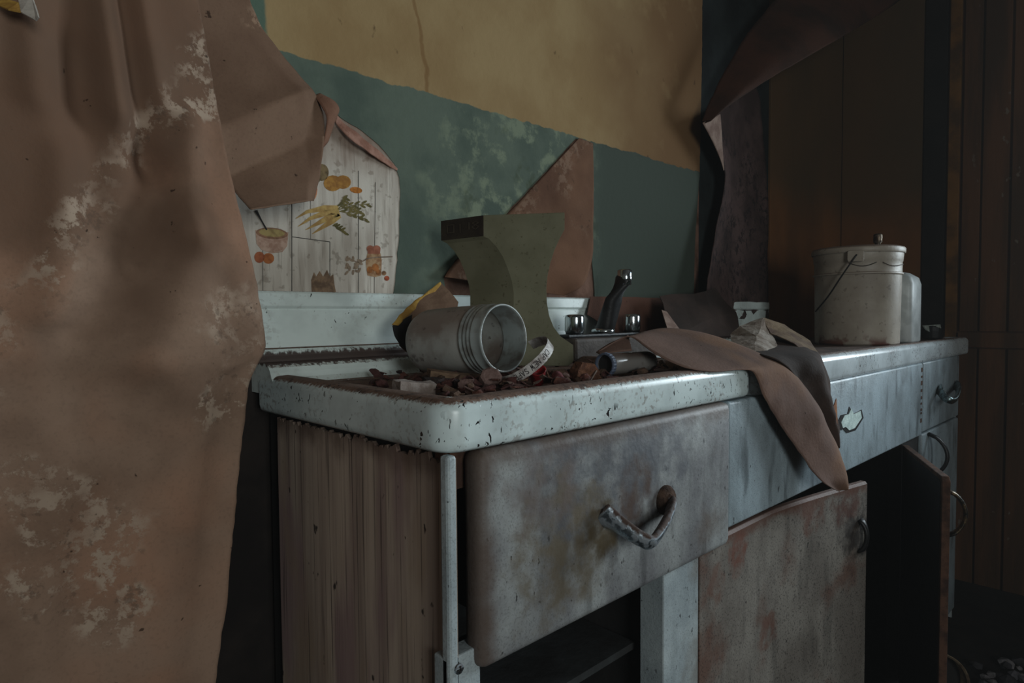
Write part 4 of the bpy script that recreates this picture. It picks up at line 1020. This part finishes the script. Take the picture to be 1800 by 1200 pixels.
# pieces that stand out
def single(name, bm, mat, p, rot, label, cat, bevel=0, smooth=False):
    o = obj(name, bm, mat, bevel=bevel, smooth=smooth); o.location = p; o.rotation_euler = rot; return tag(o, label, cat)
def slab(x, y, z_, seed=0, jag=.0015):
    bm = bmesh.new(); box(bm, -x/2, x/2, -y/2, y/2, 0, z_)
    bmesh.ops.subdivide_edges(bm, edges=bm.edges[:], cuts=2, use_grid_fill=True)
    for v in bm.verts: v.co += mnoise.noise_vector(v.co*70+Vector((seed, 0, 0)))*jag
    return bm
MWB = simple('pale_plaster', (158, 148, 142), (122, 108, 100), 50, rough=.95, local=True)
p = PZ(727, 689, .902); single('plaster_chunk', slab(.052, .030, .019, 1, .003), MWB, (p.x, p.y, .898), (.05, .10, -.15), 'pale grey plaster chunk at the front left of the rubble', 'plaster')
p = PZ(800, 668, .905); single('wood_scrap', slab(.088, .026, .011, 2, .002), MR[5], (p.x, p.y, .906), (.12, .16, -.38), 'tan splintered wood scrap lying in front of the jar', 'wood')
p = PZ(775, 676, .903); single('dark_scrap', slab(.056, .022, .011, 3, .002), MR[4], (p.x, p.y, .901), (.1, .10, -.35), 'blackish scrap slab between plaster chunk and wood scrap', 'scrap')  # dark slab for the slot between plaster chunk and wood scrap
p = at_depth(862, 675, .965)
bm = bmesh.new(); lathe(bm, [(0, .012), (.013, .012), (.0165, .010), (.018, 0), (.016, -.002), (.014, .004), (0, .006)], (0, 0, 0), (0, 0, 1), 8)
single('bottle_cap', bm, MR[3], (p.x, p.y, .911), (.95, 0, -.55), 'faceted pinkish grey bottle cap tilted below the safety band', 'cap')
p = at_depth(945, 671, .99); MRD = simple('red_plastic', (150, 34, 36), (110, 26, 28), 50, rough=.45, local=True)
bm = bmesh.new(); lathe(bm, [(0, -.020), (.009, -.020), (.0105, -.018), (.0125, .004), (.0135, .006), (.0125, .0065), (.0115, .003), (.0095, -.015), (0, -.016)], (0, 0, 0), (0, 0, 1), 20)
single('cap', bm, MRD, (p.x, p.y, .919), (.62, 0, -.85), 'open bright red plastic cap in the rubble below the band', 'cap', smooth=True)
p = at_depth(981, 675, 1.0); bm = bmesh.new(); lathe(bm, [(0, -.014), (.008, -.014), (.009, -.012), (.009, .012), (.0065, .014), (0, .013)], (0, 0, 0), (0, 0, 1), 12)
single('stopper', bm, simple('dull_pink', (128, 72, 74), (98, 54, 56), 50, local=True), (p.x, p.y, .909), (0, 1.4, .9), 'dull pink stopper lying right of the red cap', 'stopper', smooth=True)
p = at_depth(1026, 660, 1.055); bm = bmesh.new()
extrude_poly(bm, [Vector((-.024, 0, -.018)), Vector((.024, 0, -.018)), Vector((.028, 0, .002)), Vector((.012, 0, .020)), Vector((-.012, 0, .022)), Vector((-.022, 0, .010))], (0, .022, 0))
bmesh.ops.triangulate(bm, faces=bm.faces[:]); bmesh.ops.subdivide_edges(bm, edges=bm.edges[:], cuts=2)
for v in bm.verts: v.co += mnoise.noise_vector(v.co*90)*.002
single('sponge', bm, simple('crumbly_rust_brown', (122, 82, 60), (84, 54, 40), 90, rough=.98, bstr=.8, local=True, speck=(60, 40, 30)), (p.x, p.y-.01, p.z), (0, .06, .5-.78), 'crumbly brown wedge of sponge between stand and blue collared bottle', 'sponge')
p = PZ(1064, 672, .91); 
bm = bmesh.new(); box(bm, -.055, .055, -.03, .03, 0, .018)
sc3 = sum((q_ for q_ in stl[13:17]), Vector())/4 + dep*.5
single('iron_plate', bm, MIN, (sc3.x+.012, sc3.y-.004, .8985), (0, 0, math.atan2(ex_.y, ex_.x)), 'black iron plate under the olive stand', 'plate', bevel=.001)
bm = bmesh.new(); q0 = at_depth(958, 646, 1.02); q1 = at_depth(966, 664, 1.0); q2 = at_depth(990, 680, .99)
tube(bm, [q0, q1, q2], .0012, 5); tag(recentre(obj('twig', bm, MR[5]), q1), 'thin pale twig above the red cap', 'twig')
bm = bmesh.new(); q0 = at_depth(1049, 651, 1.05); q1 = at_depth(1037, 671, 1.04); tube(bm, [q0, q1], .0013, 5); tag(recentre(obj('twig', bm, MWB), q1), 'short white twig against the brown sponge', 'twig')
for i, (u, v) in enumerate(((524, 664), (536, 668), (548, 662), (612, 667), (588, 664))):
    p = PZ(u, v, .8985); o = obj('crumb', lump(.004, .0032, .0024, 1, .4, 20+i), MWB); o.location = (p.x, p.y, .899)
    tag(o, 'tiny pale crumb on the bare dusty left of the drainboard', 'crumb', 'crumbs on the left of the drainboard')

# ------------------------------------------------------------------ on the floor
p = at_depth(1650, 1206, 1.95); r_ = .086; an = (CAM-p); an.z = .25; an.normalize()
can = thing('tin_can', (p.x, p.y, FZ), 'rusty tin can lying on the floor under the open cabinet door', 'can')
bm = bmesh.new(); c_ = Vector((p.x, p.y, FZ+r_)); axc = Vector((-.75, -.62, .10)).normalized()
MTN = simple('rusty_tin', (128, 112, 90), (86, 66, 50), 30, rough=.45, metal=.5)
lathe(bm, [(r_-.004, -.002), (r_, 0), (r_+.003, .002), (r_+.003, -.003), (r_, -.006), (r_, -.12), (0, -.122), (0, -.118), (r_-.004, -.116)], c_, axc, 36); obj('can_body', bm, MTN, can, smooth=True)
bm = bmesh.new(); lathe(bm, [(0, -.04), (r_-.003, -.04)], c_, axc, 36); obj('can_mouth_shade', bm, MIN, can)  # added disc whose dark colour stands for the shade inside the can
MFD = [simple('floor_debris_'+n, c, None, 40, local=True) for n, c in (('grey', (96, 94, 100)), ('dark', (58, 56, 60)), ('pale', (122, 118, 120)))]
for i in range(26):
    u = rnd.uniform(1712, 1830); v = rnd.uniform(1165, 1230); p = PZ(u, v, FZ+.01)
    s_ = rnd.uniform(.6, 1.6); o = obj('floor_rubble', lump(.022*s_, .016*s_, .011*s_, 1, .4, 40+i), MFD[i % 3]); o.location = (p.x, p.y, FZ+.008*s_); o.rotation_euler = (0, 0, rnd.uniform(0, 6))
    tag(o, 'grey rubble lump on the dark floor below the boarded wall', 'rubble', 'rubble on the floor')

# things that would share a label are told apart by their order from left to right
ORD = ['leftmost', 'second', 'third', 'fourth', 'fifth', 'sixth', 'seventh', 'eighth', 'ninth', 'tenth']
same = {}
for o in COL.objects:
    if 'label' in o and o.get('group') in list(GRP.values()) + ['crumbs on the left of the drainboard']: same.setdefault(o['label'], []).append(o)
for l_, os_ in same.items():
    if not 1 < len(os_) <= 10: continue
    os_.sort(key=lambda o: (o.location-CAM).dot(RT)/(o.location-CAM).dot(FW))
    for i, o in enumerate(os_):
        w_ = 'rightmost' if i == len(os_)-1 else 'leftmost' if i == 0 else ORD[i] + ' from left'
        o['label'] = '%s, %s' % (l_, w_)
